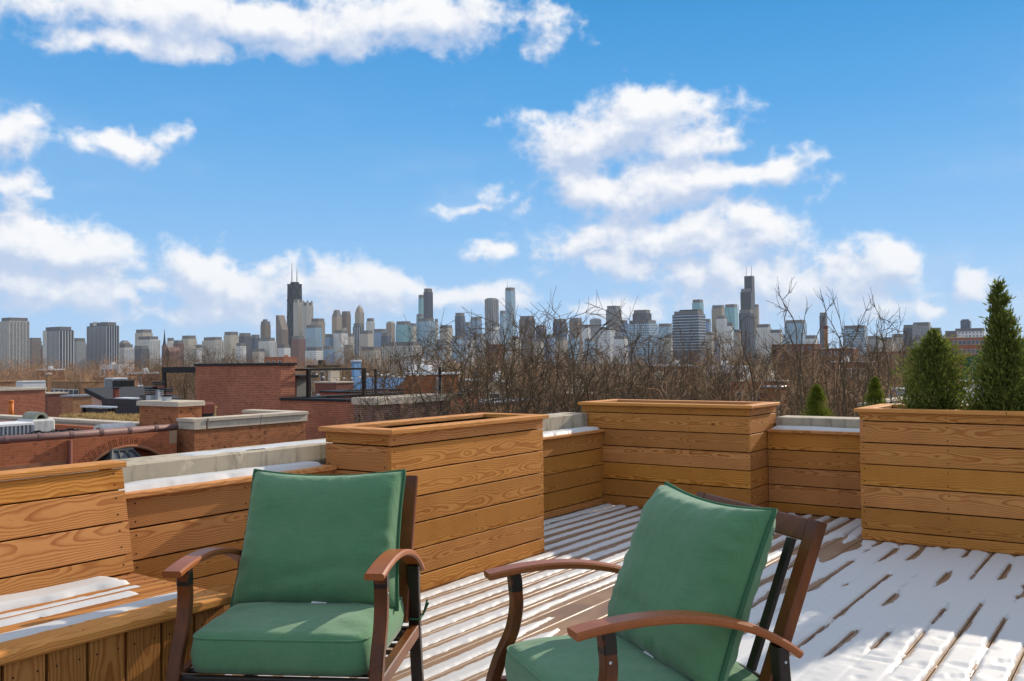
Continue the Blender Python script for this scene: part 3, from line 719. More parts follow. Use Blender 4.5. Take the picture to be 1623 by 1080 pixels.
# ------------------------------------------------------------------ chairs
def smooth_path(pts, n=6):
    P = [Vector(p) for p in pts]; out = []
    for i in range(len(P) - 1):
        p0, p1, p2, p3 = P[max(i - 1, 0)], P[i], P[i + 1], P[min(i + 2, len(P) - 1)]
        for k in range(n):
            t = k / n
            out.append(0.5 * ((2 * p1) + (p2 - p0) * t + (2 * p0 - 5 * p1 + 4 * p2 - p3) * t * t + (3 * p1 - p0 - 3 * p2 + p3) * t ** 3))
    out.append(P[-1]); return out
def cushion_back(parent, seed, w=.575, h=.536):
    """knife-edge pillow with welted edge; local u across, v up, leaning back"""
    n = 40; rng = np.random.RandomState(seed); so_ = rng.rand() * 40
    b0 = Vector((0, .090, .386)); up = Vector((0, .200, .485)).normalized(); nr = Vector((0, -up.z, up.y))   # nr faces the sitter
    def outline(u, v):
        x = u * w / 2 * (1 - .040 * (1 - v * v) + .012 * (1 - v) * .5) * (1 + .03 * (1 - (v + 1) / 2))
        y = (v + 1) / 2 * h - .026 * (1 - u * u) * v * (1 if v > 0 else .2)
        return x, y
    V = []; F = []
    for sgn in (1, -1):
        for i in range(n + 1):
            for j in range(n + 1):
                u = -1 + 2 * i / n; v = -1 + 2 * j / n
                x, y = outline(u, v)
                e = max(0.0, (1 - u ** 4)) * max(0.0, (1 - v ** 4)); t = .112 * e ** .42
                sag = 1 + .16 * max(0, -v) * (1 - u * u)
                cr = (1 - abs(u)) * 6; ang = math.atan2(v, u)
                edge = min(1 - abs(u), 1 - abs(v))
                wr = .0042 * math.exp(-((edge - .12) / .11) ** 2) * math.sin((u * 23 if abs(v) > abs(u) else v * 23) + 3 * math.sin(5 * u + 3 * v + so_))
                wr *= .35 + 1.1 * float(vn(np.array(u * 2.2 + so_), np.array(v * 2.2 + 3)))
                big = .013 * (float(fbm(np.array(u * 1.5 + so_), np.array(v * 1.5 + 7), 3)) - .5)
                fold = .010 * math.exp(-((v + .62 + .12 * math.sin(2.6 * u + so_)) / .10) ** 2) * max(0, 1 - u * u)
                tt = (t * sag + wr + big * e - fold * e) if edge > 1e-6 else 0.0
                p = b0 + Vector((x, 0, 0)) + up * y + nr * (sgn * tt * (1 if sgn > 0 else .75) + .03 * e * (0 if sgn > 0 else 0))
                V.append(p)
        o = 0 if sgn > 0 else (n + 1) ** 2
        for i in range(n):
            for j in range(n):
                a = o + i * (n + 1) + j; q = (a, a + n + 1, a + n + 2, a + 1); F.append(q if sgn > 0 else q[::-1])
    c = MB(); c.v = [tuple(p) for p in V]; c.f = F
    co = c.build('back_cushion', 'green_canvas', parent, local=True, smooth=True)
    pts = []
    m = 22
    for a in range(m): pts.append((-1 + 2 * a / m, 1))
    for a in range(m): pts.append((1, 1 - 2 * a / m))
    for a in range(m): pts.append((1 - 2 * a / m, -1))
    for a in range(m): pts.append((-1, -1 + 2 * a / m))
    pp = [b0 + Vector((outline(u, v)[0] * 1.004, 0, 0)) + up * outline(u, v)[1] for u, v in pts]; pp.append(pp[0]); pp.append(pp[1])
    MB().tube(pp, .0072, 7, False).build('piping', 'green_piping', co, local=True, smooth=True)
    q = b0 + nr * .052 + Vector((.035, 0, 0))
    MB().add([(q.x - .028, q.y - .022, .412), (q.x + .026, q.y - .026, .409), (q.x + .028, q.y - .004, .424), (q.x - .026, q.y - .002, .427),
              (q.x - .028, q.y - .022, .4105), (q.x + .026, q.y - .026, .4075), (q.x + .028, q.y - .004, .4225), (q.x - .026, q.y - .002, .4255)],
             [(0, 1, 2, 3), (7, 6, 5, 4), (0, 4, 5, 1), (1, 5, 6, 2), (2, 6, 7, 3), (3, 7, 4, 0)]).build('care_tag', 'tag_white', co, local=True)
def cushion_seat(parent, seed):
    x0, x1, y0, y1, z0, z1 = -.287, .287, -.300, .285, .270, .402
    n, m = 36, 36; V = []; F = []; rng = np.random.RandomState(seed); so_ = rng.rand() * 30
    def surf(u, v, top):
        # rounded square plan
        k = 12.0; r = (abs(u) ** k + abs(v) ** k) ** (1 / k); mx = max(abs(u), abs(v))
        s_ = mx / r if r > 1e-9 else 1.0
        return u * s_, v * s_
    def P(u, v, top):
        a, b = surf(u, v, top); x = (x0 + x1) / 2 + a * (x1 - x0) / 2; y = (y0 + y1) / 2 + b * (y1 - y0) / 2
        e = min(1 - abs(u), 1 - abs(v))
        crown = .020 * (1 - u ** 4) * (1 - v ** 4); f = .012 * min(1, e / .06) ** .5
        nz = .008 * (float(fbm(np.array(u * 2.4 + so_), np.array(v * 2.4), 3)) - .5) + .0025 * math.sin(v * 11 + 4 * u + so_) * (abs(u) > .5)
        return (x, y, (z1 - .012 + f + crown + nz * min(1, e * 8)) if top else (z0 + .004 - crown * .2))
    for i in range(n + 1):
        for j in range(n + 1): V.append(P(-1 + 2 * i / n, -1 + 2 * j / n, True))
    o = len(V)
    for i in range(n + 1):
        for j in range(n + 1): V.append(P(-1 + 2 * i / n, -1 + 2 * j / n, False))
    for i in range(n):
        for j in range(n):
            a = i * (n + 1) + j; F.append((a, a + n + 1, a + n + 2, a + 1)); F.append((o + a + 1, o + a + n + 2, o + a + n + 1, o + a))
    ring = [i * (n + 1) for i in range(n + 1)] + [n * (n + 1) + j for j in range(1, n + 1)] + [i * (n + 1) + n for i in range(n - 1, -1, -1)] + [j for j in range(n - 1, 0, -1)]
    mid = len(V); K = len(ring)
    for lv in range(1, 4):
        for q in ring:
            t, b = V[q], V[o + q]; f = lv / 4; bl = .010 * math.sin(math.pi * f) + .004 * (float(vn(np.array(t[0] * 30 + so_), np.array(t[1] * 30 + lv))) - .5)
            cx, cy_ = t[0], t[1]; d = Vector((cx if abs(cx) > .27 else 0, (cy_ + .003) if abs(cy_ + .003) > .27 else 0, 0)); d = d.normalized() if d.length > 0 else Vector((0, 0, 0))
            V.append((cx + d.x * bl, cy_ + d.y * bl, t[2] + (b[2] - t[2]) * f))
    lev = [ring] + [[mid + l * K + i for i in range(K)] for l in range(3)] + [[o + q for q in ring]]
    for l in range(4):
        for i in range(K): j = (i + 1) % K; F.append((lev[l][i], lev[l + 1][i], lev[l + 1][j], lev[l][j]))
    c = MB(); c.v = V; c.f = F
    co = c.build('seat_cushion', 'green_canvas', parent, local=True, smooth=True)
    pts = [Vector(V[q]) + Vector((0, 0, -.001)) for q in ring]; pts += pts[:2]
    MB().tube(pts, .0036, 6, False).build('piping', 'green_canvas', co, local=True, smooth=True)
def chair(label, lat, dep, fx, fd, seed):
    """lat/dep: centre in camera-plan metres; (fx, fd) facing direction in the same plan"""
    rx, ry = math.cos(YAW), math.sin(YAW); gx, gy = -math.sin(YAW), math.cos(YAW)
    loc = (lat * rx + dep * gx, lat * ry + dep * gy, 0.0)
    wx, wy = fx * rx + fd * gx, fx * ry + fd * gy            # facing, world
    rz = math.atan2(wx, -wy)                                # local -Y -> facing
    t = thing('armchair', label, 'chair', loc, rz, group='brown metal armchairs with green cushions')
    t.scale = (1.10, 1.06, 1.025)
    S = (1, 0, 0)
    for s in (-1, 1):
        X = .322 * s
        leg = smooth_path([(X, -.345, 0.0), (X, -.340, .10), (X, -.330, .22), (X, -.298, .33), (X, -.255, .42), (X, -.238, .50), (X, -.240, .56), (X, -.246, .612)], 4)
        l1 = MB().sweep(leg, S, .042, .036).build('leg', 'bronze_brown', t, local=True)
        MB().sweep([(X, -.2395, .555), (X, -.2415, .590), (X, -.2457, .6105)], S, .0432, .0372).build('leg_collar', 'bronze_black', l1, local=True)
        rear = smooth_path([(X, .345, 0.0), (X, .315, .14), (X, .292, .28), (X, .280, .42), (X, .274, .512)], 4)
        l2 = MB().sweep(rear, S, .042, .036).build('leg', 'bronze_black', t, local=True)
        arm = smooth_path([(X, -.335, .612), (X, -.25, .6235), (X, -.14, .6290), (X, -.02, .622), (X, .10, .598), (X, .20, .563), (X, .275, .522), (X, .325, .486)], 5)
        MB().sweep(arm, S, .064, .023, .006).build('armrest', 'arm_brown', t, local=True)
        for (by, bz) in ((-.243, .535), (.278, .470), (.288, .262), (-.322, .262)):
            MB().lathe([(.0042, -.002), (.0042, .0012), (.002, .0022)], 0, 0, 8).build('bolt', 'galvanised', t, local=True).matrix_local = Matrix.Translation((X + .0215 * s, by, bz)) @ Matrix.Rotation(math.pi / 2 * s, 4, 'Y')
        MB().sweep([(X, -.300, .250), (X, .285, .250)], S, .036, .05).build('side_rail', 'bronze_brown', t, local=True)
        if s == 1 or True:
            z = .300; y = .290
            lp = [(X - .026 * s, y - .024, z), (X + .026 * s, y - .024, z), (X + .026 * s, y + .024, z + .004), (X - .026 * s, y + .024, z + .003), (X - .026 * s, y - .024, z)]
            tie = MB().tube(lp, .0042, 6)
            for q, (dx, dy, dz) in enumerate(((.012, .012, .060), (.020, -.004, .052), (.008, .020, .045))):
                tie.tube([(X + .026 * s, y + .024, z + .003), (X + (.028 + dx * .5) * s, y + .026 + dy, z + dz * .55), (X + (.028 + dx) * s, y + .03 + dy, z + dz)], .0038, 5)
            tie.build('cushion_tie', 'green_piping', t, local=True)
        st = [(.283 * s, .228, .297), (.283 * s, .440, .838)]
        MB().sweep(st, S, .050, .034).build('back_stile', 'bronze_brown', t, local=True)
    dirb = Vector((0, .212, .541)).normalized()
    def bp(x, z): f = (z - .297) / .541; return (x, .228 + .212 * f, z)
    MB().sweep([bp(-.258, .808), bp(.258, .808)], dirb, .066, .030).build('top_rail', 'bronze_brown', t, local=True)
    MB().sweep([bp(-.258, .385), bp(.258, .385)], dirb, .040, .026).build('lower_rail', 'bronze_black', t, local=True)
    for x in (-.20, -.10, 0, .10, .20): MB().sweep([bp(x, .405), bp(x, .775)], S, .032, .016, .003).build('back_slat', 'bronze_black', t, local=True)
    MB().sweep([(-.300, -.305, .245), (.300, -.305, .245)], (0, 1, 0), .030, .046).build('front_rail', 'bronze_black', t, local=True)
    MB().sweep([(-.300, .270, .245), (.300, .270, .245)], (0, 1, 0), .030, .046).build('rear_rail', 'bronze_black', t, local=True)
    for y in np.linspace(-.24, .22, 7): MB().sweep([(-.303, y, .260), (.303, y, .260)], (0, 1, 0), .034, .008, .002).build('seat_slat', 'bronze_black', t, local=True)
    cushion_seat(t, seed); cushion_back(t, seed + 5)
    return t
chair('left green-cushioned brown metal armchair facing the camera in front of the bench end', -.790, 3.457, -.095, -.9955, 3)
chair('right green-cushioned brown metal armchair turned sideways, nearest the camera on the snowy deck', .363, 2.863, -.940, -.343, 12)

# ------------------------------------------------------------------ evergreen shrubs
def leaves(P, D, L, Wd, rng):
    """diamond leaf sprays: P positions, D directions (n,3)"""
    n = len(P); rd = rng.normal(size=(n, 3)); S = np.cross(D, rd); S /= np.linalg.norm(S, axis=1)[:, None] + 1e-9
    L = L * rng.uniform(.6, 1.3, (n, 1)); W = Wd * rng.uniform(.7, 1.3, (n, 1))
    V = np.stack([P, P + D * L * .45 + S * W, P + D * L, P + D * L * .45 - S * W], 1).reshape(-1, 3)
    F = np.arange(4 * n).reshape(-1, 4)
    return V, F
def shrub(name, label, base, height, prof, n, L, Wd, mat, seed, upw=.7, pot=None, lean=(0, 0), tpow=1.0):
    rng = np.random.RandomState(seed)
    t = thing(name, label, 'shrub', base)
    nb = max(60, n // 55)
    tt = 1 - rng.rand(nb) ** tpow; th = rng.rand(nb) * 2 * math.pi
    Rr = np.array([prof(a) for a in tt]) * (.64 + .46 * rng.rand(nb)) * (.86 + .34 * vn(np.cos(th) * 1.6 + 20 + seed, np.sin(th) * 1.6 + tt * 3.5 + 9))
    P = []; D = []
    for a, b, r in zip(tt, th, Rr):                      # each branchlet is a plume of sprays
        k = n // nb; f = rng.rand(k) ** .55
        out = np.array([math.cos(b), math.sin(b), 0])
        tip = np.array([out[0] * r + lean[0] * a, out[1] * r + lean[1] * a, a * height]); root = np.array([lean[0] * a * .8, lean[1] * a * .8, max(0, a * height - r * upw * 1.2)])
        c = root + (tip - root) * f[:, None] + rng.normal(size=(k, 3)) * (.16 * r + .010) * np.array([1, 1, .9])
        d = out * .55 + np.array([0, 0, upw]) + rng.normal(size=(k, 3)) * .42; d /= np.linalg.norm(d, axis=1)[:, None]
        P.append(c); D.append(d)
    V, F = leaves(np.concatenate(P), np.concatenate(D), L, Wd, rng)
    npmesh('foliage', V, F, mat, parent=t, smooth=False)
    MB().tube([(0, 0, -.10), (0, 0, height * .4), (lean[0] * .8, lean[1] * .8, height * .85)], [.018, .012, .004], 6).build('stem', 'bark_grey', t, local=True)
    if pot: MB().lathe(pot, 0, 0, 20).build('pot', 'clay_pot', t, local=True, smooth=False)
    return t
g = onY(1481, 645, 7.34); hg = onY(1481, 529, 7.34)[2] - .87
shrub('arborvitae_shrub', 'rounded green arborvitae shrub in the right planter', (g[0], g[1], .87), hg, lambda a: .235 * (math.sin(math.pi * min(1, (a * .86 + .16))) ** .55) * (1 - .10 * a), 15000, .036, .0050, 'arborvitae_leaf', 5, .75, tpow=.95)
g = onY(1598, 645, 7.30); hg = onY(1590, 446, 7.30)[2] - .87
shrub('arborvitae_tree', 'tall pointed arborvitae in the planter at the right edge', (g[0], g[1], .87), hg, lambda a: .222 * (1 - a) ** .80 * (.80 + .35 * math.sin(math.pi * min(1, a * 1.6 + .15))) + .010, 21000, .040, .0052, 'arborvitae_leaf', 9, .95, lean=(-.04, -.02), tpow=.62)
POT = [(.14, -.35), (.17, -.05), (.19, .0), (.19, .03), (.165, .03)]
for (px, pt, wd, d, lab, sd) in ((1295, 611, 38, 14.5, 'small conical dwarf spruce behind the right stretch of concrete', 21), (1388, 600, 32, 17.0, 'small conical dwarf spruce beside the air conditioner behind the shrub planter', 22)):
    b = at(px, 672 if px < 1300 else 655, d); tp = at(px, pt, d); h = tp[2] - b[2]; w = wd / FPX * d * .5
    shrub('dwarf_spruce', lab, tuple(b), h, lambda a, w=w: w * (1 - a) ** .60 * 1.08 + .006, 11000, .030, .0050, 'spruce_leaf', sd, .35, pot=[(r * w / .17, z) for r, z in POT])

# ------------------------------------------------------------------ ground
tag(MB().add([(-10000, -1200, GROUND_Z), (10000, -1200, GROUND_Z), (10000, 10000, GROUND_Z), (-10000, 10000, GROUND_Z)], [(0, 1, 2, 3)]).build('ground', 'ground', loc=(0, 0, GROUND_Z)), kind='structure')
tag(MB().add([(-19.5, -200, GROUND_Z + .01), (-7.5, -200, GROUND_Z + .01), (-7.5, 600, GROUND_Z + .01), (-19.5, 600, GROUND_Z + .01)], [(0, 1, 2, 3)]).build('street', 'asphalt', loc=(-13.5, 0, GROUND_Z + .01)), kind='structure')
for sx in (-20.9, -7.4):
    tag(MB().box(sx, sx + 1.3, -200, 600, GROUND_Z + .005, GROUND_Z + .14).build('pavement', 'limestone', loc=(sx, 0, GROUND_Z)), kind='structure')

def walls(mb, x0, x1, y0, y1, z0, z1, t=.3):
    """four parapet walls as one shell, outer faces full height"""
    mb.box(x0, x1, y0, y0 + t, z0, z1); mb.box(x0, x1, y1 - t, y1, z0, z1); mb.box(x0, x0 + t, y0 + t, y1 - t, z0, z1); mb.box(x1 - t, x1, y0 + t, y1 - t, z0, z1)
    return mb
def coping(t, x0, x1, y0, y1, z, h, mat, oh=.06, w=.42, name='coping_stone', seg=None):
    runs = [((x0 - oh, x1 + oh), (y0 - oh, y0 - oh + w), 0), ((x0 - oh, x1 + oh), (y1 + oh - w, y1 + oh), 0), ((x0 - oh, x0 - oh + w), (y0 - oh + w, y1 + oh - w), 1), ((x1 + oh - w, x1 + oh), (y0 - oh + w, y1 + oh - w), 1)]
    for (xa, xb), (ya, yb), ax in runs:
        L = (xb - xa) if ax == 0 else (yb - ya); k = max(1, int(round(L / seg))) if seg else 1
        for i in range(k):
            g = .006 if k > 1 else 0
            if ax == 0: MB().cbox(xa + L * i / k + g, xa + L * (i + 1) / k - g, ya, yb, z, z + h, .012).build(name, mat, t)
            else: MB().cbox(xa, xb, ya + L * i / k + g, ya + L * (i + 1) / k - g, z, z + h, .012).build(name, mat, t)
def flat_block(name, label, x0, x1, y0, y1, zt, mat, cat='building', cope='limestone', ch=.14, roof='roof_grey', par=.6, group=None, seg=None, z0=None):
    z0 = GROUND_Z if z0 is None else z0
    t = thing(name, label, cat, ((x0 + x1) / 2, (y0 + y1) / 2, z0), group=group)
    walls(MB(), x0, x1, y0, y1, z0, zt - ch).build('wall', mat, t)
    MB().box(x0 + .302, x1 - .302, y0 + .302, y1 - .302, zt - par - .3, zt - par).build('roof', roof, t)
    coping(t, x0, x1, y0, y1, zt - ch, ch, cope, seg=seg)
    return t

# ---- A: the arched brick building, nearest on the left
XA = -22.0
pa, pb = onX(0, 699.5, XA), onX(280, 676.5, XA); zA = (pa[2] + pb[2]) / 2; yA0, yA1 = onX(-260, 690, XA)[1], pb[1]
A = thing('arched_brick_building', 'orange-red brick building with a big arch and a pipe-like coping, nearest at the left', 'building', (XA - 5, (yA0 + yA1) / 2, GROUND_Z))
ac, a1, a2 = onX(199, 708, XA), onX(146, 727, XA), onX(253, 727, XA)
yc = (a1[1] + a2[1]) / 2; ha = (a2[1] - a1[1]) / 2; rise = (zA - .1) - 0; zt_arch = ac[2]; rz = zt_arch - (a1[2] + a2[2]) / 2
Rar = (ha * ha + rz * rz) / (2 * rz); zc = zt_arch - Rar; hw = Rar * .985 if zc < -20 else min(Rar * .995, ha * 1.35); zlow = zc + math.sqrt(max(0, Rar ** 2 - hw ** 2)); zop = zlow - 2.2
def archz(y): return zc + math.sqrt(max(0.0, Rar ** 2 - (y - yc) ** 2))
w = MB(); N_ = 36
zb = zA - .10
def wq(ya, yb, za0, za1, zb0, zb1): w.add([(XA, ya, za0), (XA, yb, zb0), (XA, yb, zb1), (XA, ya, za1)], [(0, 1, 2, 3)])
wq(yA0, yc - hw, GROUND_Z, zb, GROUND_Z, zb); wq(yc + hw, yA1, GROUND_Z, zb, GROUND_Z, zb)
ys_ = [yc - hw + 2 * hw * i / N_ for i in range(N_ + 1)]
for i in range(N_):
    wq(ys_[i], ys_[i + 1], archz(ys_[i]), zb, archz(ys_[i + 1]), zb); wq(ys_[i], ys_[i + 1], GROUND_Z, zop, GROUND_Z, zop)
    w.add([(XA, ys_[i], archz(ys_[i])), (XA, ys_[i + 1], archz(ys_[i + 1])), (XA - .45, ys_[i + 1], archz(ys_[i + 1])), (XA - .45, ys_[i], archz(ys_[i]))], [(0, 1, 2, 3)])
for yy in (yc - hw, yc + hw): w.add([(XA, yy, zop), (XA, yy, zlow), (XA - .45, yy, zlow), (XA - .45, yy, zop)], [(0, 1, 2, 3)])
w.add([(XA, yc - hw, zop), (XA, yc + hw, zop), (XA - .45, yc + hw, zop), (XA - .45, yc - hw, zop)], [(0, 1, 2, 3)])
w.add([(XA - .45, yc - hw, zop), (XA - .45, yc + hw, zop), (XA - .45, yc + hw, zt_arch), (XA - .45, yc - hw, zt_arch)], [(0, 1, 2, 3)])
w.box(XA - 9, XA - .5, yA0, yA0 + .3, GROUND_Z, zb); w.box(XA - 9, XA - .002, yA1 - .3, yA1 - .002, GROUND_Z, zb); w.box(XA - 9.3, XA - 9, yA0, yA1, GROUND_Z, zb)
w.box(XA - .32, XA - .02, yA0, yc - hw, zb - 1.2, zb - .001); w.box(XA - .32, XA - .02, yc + hw, yA1 - .31, zb - 1.2, zb - .001); w.box(XA - .32, XA - .02, yc - hw, yc + hw, zt_arch + .02, zb - .001)
w.build('wall', 'brick_arch', A)
MB().box(XA - 8.9, XA - .33, yA0 + .31, yA1 - .31, zb - 1.2, zb - .75).build('roof', 'roof_grey', A)
nv = 64                                                    # ring of voussoir bricks, each standing a little proud
a0_, a9_ = math.asin(min(1, hw / Rar)), 0
for i in range(nv):
    t0 = -a0_ + 2 * a0_ * i / nv + .004; t1 = -a0_ + 2 * a0_ * (i + 1) / nv - .004
    poly = [(yc + r * math.sin(tt), zc + r * math.cos(tt)) for r, tt in ((Rar + .01, t0), (Rar + .01, t1), (Rar + .24, t1), (Rar + .24, t0))]
    MB().prism(poly, 0, XA - .05, XA + .010 + .004 * (i % 3)).build('voussoir', 'brick_arch', A)
MB().tube([(XA + .03, yc + (Rar + .0) * math.sin(-a0_ + 2 * a0_ * i / 30), zc + Rar * math.cos(-a0_ + 2 * a0_ * i / 30)) for i in range(31)], .045, 8).build('arch_moulding', 'sandstone', A, smooth=True)
cp = MB().tube([(XA - .14, yA0, zA), (XA - .14, yA1 + .1, zA)], .088, 14).build('coping_pipe', 'pipe_mauve', A, smooth=True)
for i in range(26):
    yy = yA1 - .55 - i * .78
    if yy < yA0 + .1: break
    MB().tube([(XA - .14, yy - .05, zA), (XA - .14, yy + .05, zA)], .096, 14).build('coping_joint', 'pipe_mauve', cp, smooth=False)
dpt = onX(108, 700, XA); MB().tube([(XA + .07, dpt[1], zA - .12), (XA + .07, dpt[1], GROUND_Z)], .065, 10).build('downspout', 'rust_red', A, smooth=True)
b0, b1 = onX(-200, 735, XA), onX(106, 726, XA); MB().box(XA - .02, XA + .035, b0[1], b1[1], b1[2] - .9, b1[2] - .06).build('stone_band', 'sandstone', A)
MB().box(XA - .02, XA + .012, onX(268, 690, XA)[1], yA1 - .003, onX(274, 703, XA)[2], onX(274, 683, XA)[2]).build('stone_patch', 'stone_patch', A)
# faceted glass skylight in the arch
sk = thing('skylight', 'dark faceted glass skylight standing in the brick arch', 'skylight', (XA + .1, yc, zop))
y1s, y2s, y3s, y4s = onX(158, 735, XA)[1], onX(172, 712, XA)[1], onX(209, 711, XA)[1], onX(236, 733, XA)[1]
zl, zh = onX(158, 737, XA)[2] - .5, onX(190, 712, XA)[2] - .03
bot = [(XA - .35, y1s - .35, zl), (XA + .55, y1s - .05, zl), (XA + .55, y4s + .05, zl), (XA - .35, y4s + .35, zl)]
topp = [(XA - .35, y2s, zh), (XA + .05, y2s + .05, zh), (XA + .05, y3s - .05, zh), (XA - .35, y3s, zh)]
for i in range(3): MB().add([bot[i], bot[i + 1], topp[i + 1], topp[i]], [(0, 1, 2, 3)]).build('pane', 'skylight_glass', sk)
bars = MB()
for i in range(4): bars.tube([bot[i], topp[i]], .055, 6)
bars.tube(topp, .06, 6)
for f in (.33, .67):
    p = [bot[1][k] + (bot[2][k] - bot[1][k]) * f for k in range(3)]; q = [topp[1][k] + (topp[2][k] - topp[1][k]) * f for k in range(3)]; bars.tube([p, q], .035, 6)
bars.build('frame', 'dark_slate', sk)
# roof clutter on A
zr = zb - .75
c0 = onX(56, 660, XA - 3.0); cw = 36 / FPX * 26 * .5; ct = onX(56, 664, XA - 3.0)[2]
W_ = thing('rendered_chimney', 'patchy white rendered chimney with a half-round stone hood', 'chimney', (c0[0], c0[1], zr))
MB().cbox(c0[0] - .42, c0[0] + .42, c0[1] - .34, c0[1] + .34, zr, ct, .05).build('stack', 'white_render', W_)
hood = [(c0[1] + .19 * math.cos(a), ct - .01 + .20 * math.sin(a)) for a in np.linspace(0, math.pi, 12)]
hin = [(c0[1] + .12 * math.cos(a), ct - .01 + .13 * math.sin(a)) for a in np.linspace(math.pi, 0, 12)]
MB().prism(hood + hin, 0, c0[0] - .36, c0[0] + .33).build('hood', 'lichen_stone', W_)
MB().box(c0[0] - .3, c0[0] - .28, c0[1] - .12, c0[1] + .12, ct, ct + .12).build('hood_back', 'dark_gap', W_)
c1 = onX(200, 690, XA - 2.2); h1 = onX(200, 670, XA - 2.2)[2]; ya_, yb_ = onX(157, 680, XA - 2.2)[1], onX(207, 680, XA - 2.2)[1]
V2 = thing('barrel_vent', 'low white barrel-shaped roof vent behind the pipe coping', 'vent', (c1[0], (ya_ + yb_) / 2, zr))
MB().box(c1[0] - .3, c1[0] + .3, ya_, yb_, zr, h1 - .24).build('curb', 'white_render', V2)
ro = [(c1[0] + .29 * math.cos(a), h1 - .24 + .24 * math.sin(a)) for a in np.linspace(0, math.pi, 12)]; ri = [(c1[0] + .20 * math.cos(a), h1 - .24 + .15 * math.sin(a)) for a in np.linspace(math.pi, 0, 12)]
MB().prism(ro + ri, 1, ya_ - .02, yb_ + .04).build('hood', 'white_render', V2); MB().box(c1[0] - .19, c1[0] + .19, yb_ - .2, yb_ - .18, h1 - .24, h1 - .10).build('hood_back', 'dark_gap', V2)
def condenser(label, c, w, d, h, name='air_conditioner'):
    t = thing(name, label, 'air conditioner', tuple(c)); x, y, z = c
    MB().cbox(x - w / 2 + .03, x + w / 2 - .03, y - d / 2 + .03, y + d / 2 - .03, z, z + h - .05, .02).build('coil', 'grey_metal', t)
    MB().cbox(x - w / 2, x + w / 2, y - d / 2, y + d / 2, z + h - .07, z + h, .02).build('lid', 'white_paint', t)
    fins = MB(); k = 9
    for i in range(k):
        a = -w / 2 + w * (i + .5) / k; fins.box(x + a - .018, x + a + .018, y - d / 2 - .012, y - d / 2 + .031, z + .04, z + h - .08)
        b = -d / 2 + d * (i + .5) / k; fins.box(x + w / 2 - .031, x + w / 2 + .012, y + b - .018, y + b + .018, z + .04, z + h - .08)
    fins.build('louvres', 'galvanised', t)
    for sx in (-1, 1):
        for sy in (-1, 1): MB().box(x + sx * w / 2 - .02, x + sx * w / 2 + .02, y + sy * d / 2 - .02, y + sy * d / 2 + .02, z, z + h - .07).build('corner_post', 'galvanised', t)
    return t
q = onX(17, 690, XA - 1.6); tp = onX(17, 678, XA - 1.6)[2]; condenser('white air conditioner with vertical grille beside the rendered chimney', (q[0] - .2, q[1], zr), .9, .9, tp - zr + .12)
q = onX(37, 690, XA - 1.9); tp = onX(37, 669, XA - 1.9)[2]
vp = thing('vent_pipe', 'short white capped vent pipe beside the rendered chimney', 'pipe', (q[0], q[1], zr)); MB().tube([(q[0], q[1], zr), (q[0], q[1], tp - .08)], .055, 10).build('pipe', 'white_paint', vp, smooth=True)
MB().lathe([(.06, tp - .16), (.10, tp - .13), (.10, tp - .03), (.05, tp)], q[0], q[1], 12).build('cap', 'white_paint', vp)
cb = thing('cable_bundle', 'black cables lying along the roof edge beside the rendered chimney', 'cable', (XA - .6, onX(100, 690, XA)[1], zb))
yy0, yy1 = onX(70, 690, XA)[1], onX(152, 686, XA)[1]
for kx in range(3):
    MB().tube([(XA - .55 - .12 * kx + .05 * math.sin(i * 1.3 + kx), yy0 + (yy1 - yy0) * i / 22, zA + .03 + .025 * math.sin(i * .9 + kx * 2) + .02 * kx) for i in range(23)], .028, 6).build('cable', 'black_metal', cb, smooth=True)

# ---- B: brick building with limestone coping, chimney and a dry roof garden
XB = -21.6
pc = onX(308, 665, XB); yB0 = pc[1]; yB1 = onX(484, 651, XB)[1]; zB = (pc[2] + onX(484, 651, XB)[2]) / 2
xBl = onY(-60, 648, yB0)[0]; xCh0, xCh1 = onY(222, 640, yB0)[0], onY(283, 640, yB0)[0]; zBl = zB - .20
B = thing('coped_brick_building', 'orange brick building with pale stone coping behind the arched one', 'building', (XB - 5, (yB0 + yB1) / 2, GROUND_Z))
bw = MB(); bw.box(xCh1, XB, yB0, yB0 + .3, GROUND_Z, zB - .3); bw.box(XB - .3, XB, yB0 + .3, yB1, GROUND_Z, zB - .3); bw.box(xBl, xCh0, yB0, yB0 + .3, GROUND_Z, zBl - .3); bw.box(xCh0, XB - .3, yB1 - .3, yB1, GROUND_Z, zB - .3)
bw.box(xCh0 - .3, xCh0, yB0 + .3, yB1, GROUND_Z, zB - 1.0)
bw.build('wall', 'brick_orange', B)
MB().box(xBl, XB - .31, yB0 + .31, yB1 - .31, zBl - 1.1, zBl - .62).build('roof', 'roof_grey', B)
def cope_run(t, ax, a0, a1, p0, p1, z, h, seg=1.5, mat='limestone'):
    L = a1 - a0; k = max(1, int(abs(L) / seg))
    for i in range(k):
        s0, s1 = a0 + L * i / k + .005, a0 + L * (i + 1) / k - .005
        mb = MB()
        if ax == 'X': mb.cbox(s0, s1, p0, p1, z - h, z - .09, .01); mb.cbox(s0, s1, p0 - .05, p1 + .03, z - .089, z, .012)
        else: mb.cbox(p0, p1, s0, s1, z - h, z - .09, .01); mb.cbox(p0 - .03, p1 + .05, s0, s1, z - .089, z, .012)
        mb.build('coping_stone', mat, t)
cope_run(B, 'X', xCh1 + .01, XB + .06, yB0 - .04, yB0 + .34, zB, .30); cope_run(B, 'Y', yB0 + .40, yB1 + .06, XB - .34, XB + .04, zB, .30)
cope_run(B, 'X', xBl, xCh0 - .01, yB0 - .04, yB0 + .34, zBl, .26); cope_run(B, 'X', xCh0 + .02, XB - .40, yB1 - .36, yB1 + .04, zB, .25)
MB().box(xCh0 + .02, XB - .31, yB1 - .315, yB1 - .301, zB - .62, zB - .26).build('flashing', 'limestone', B)
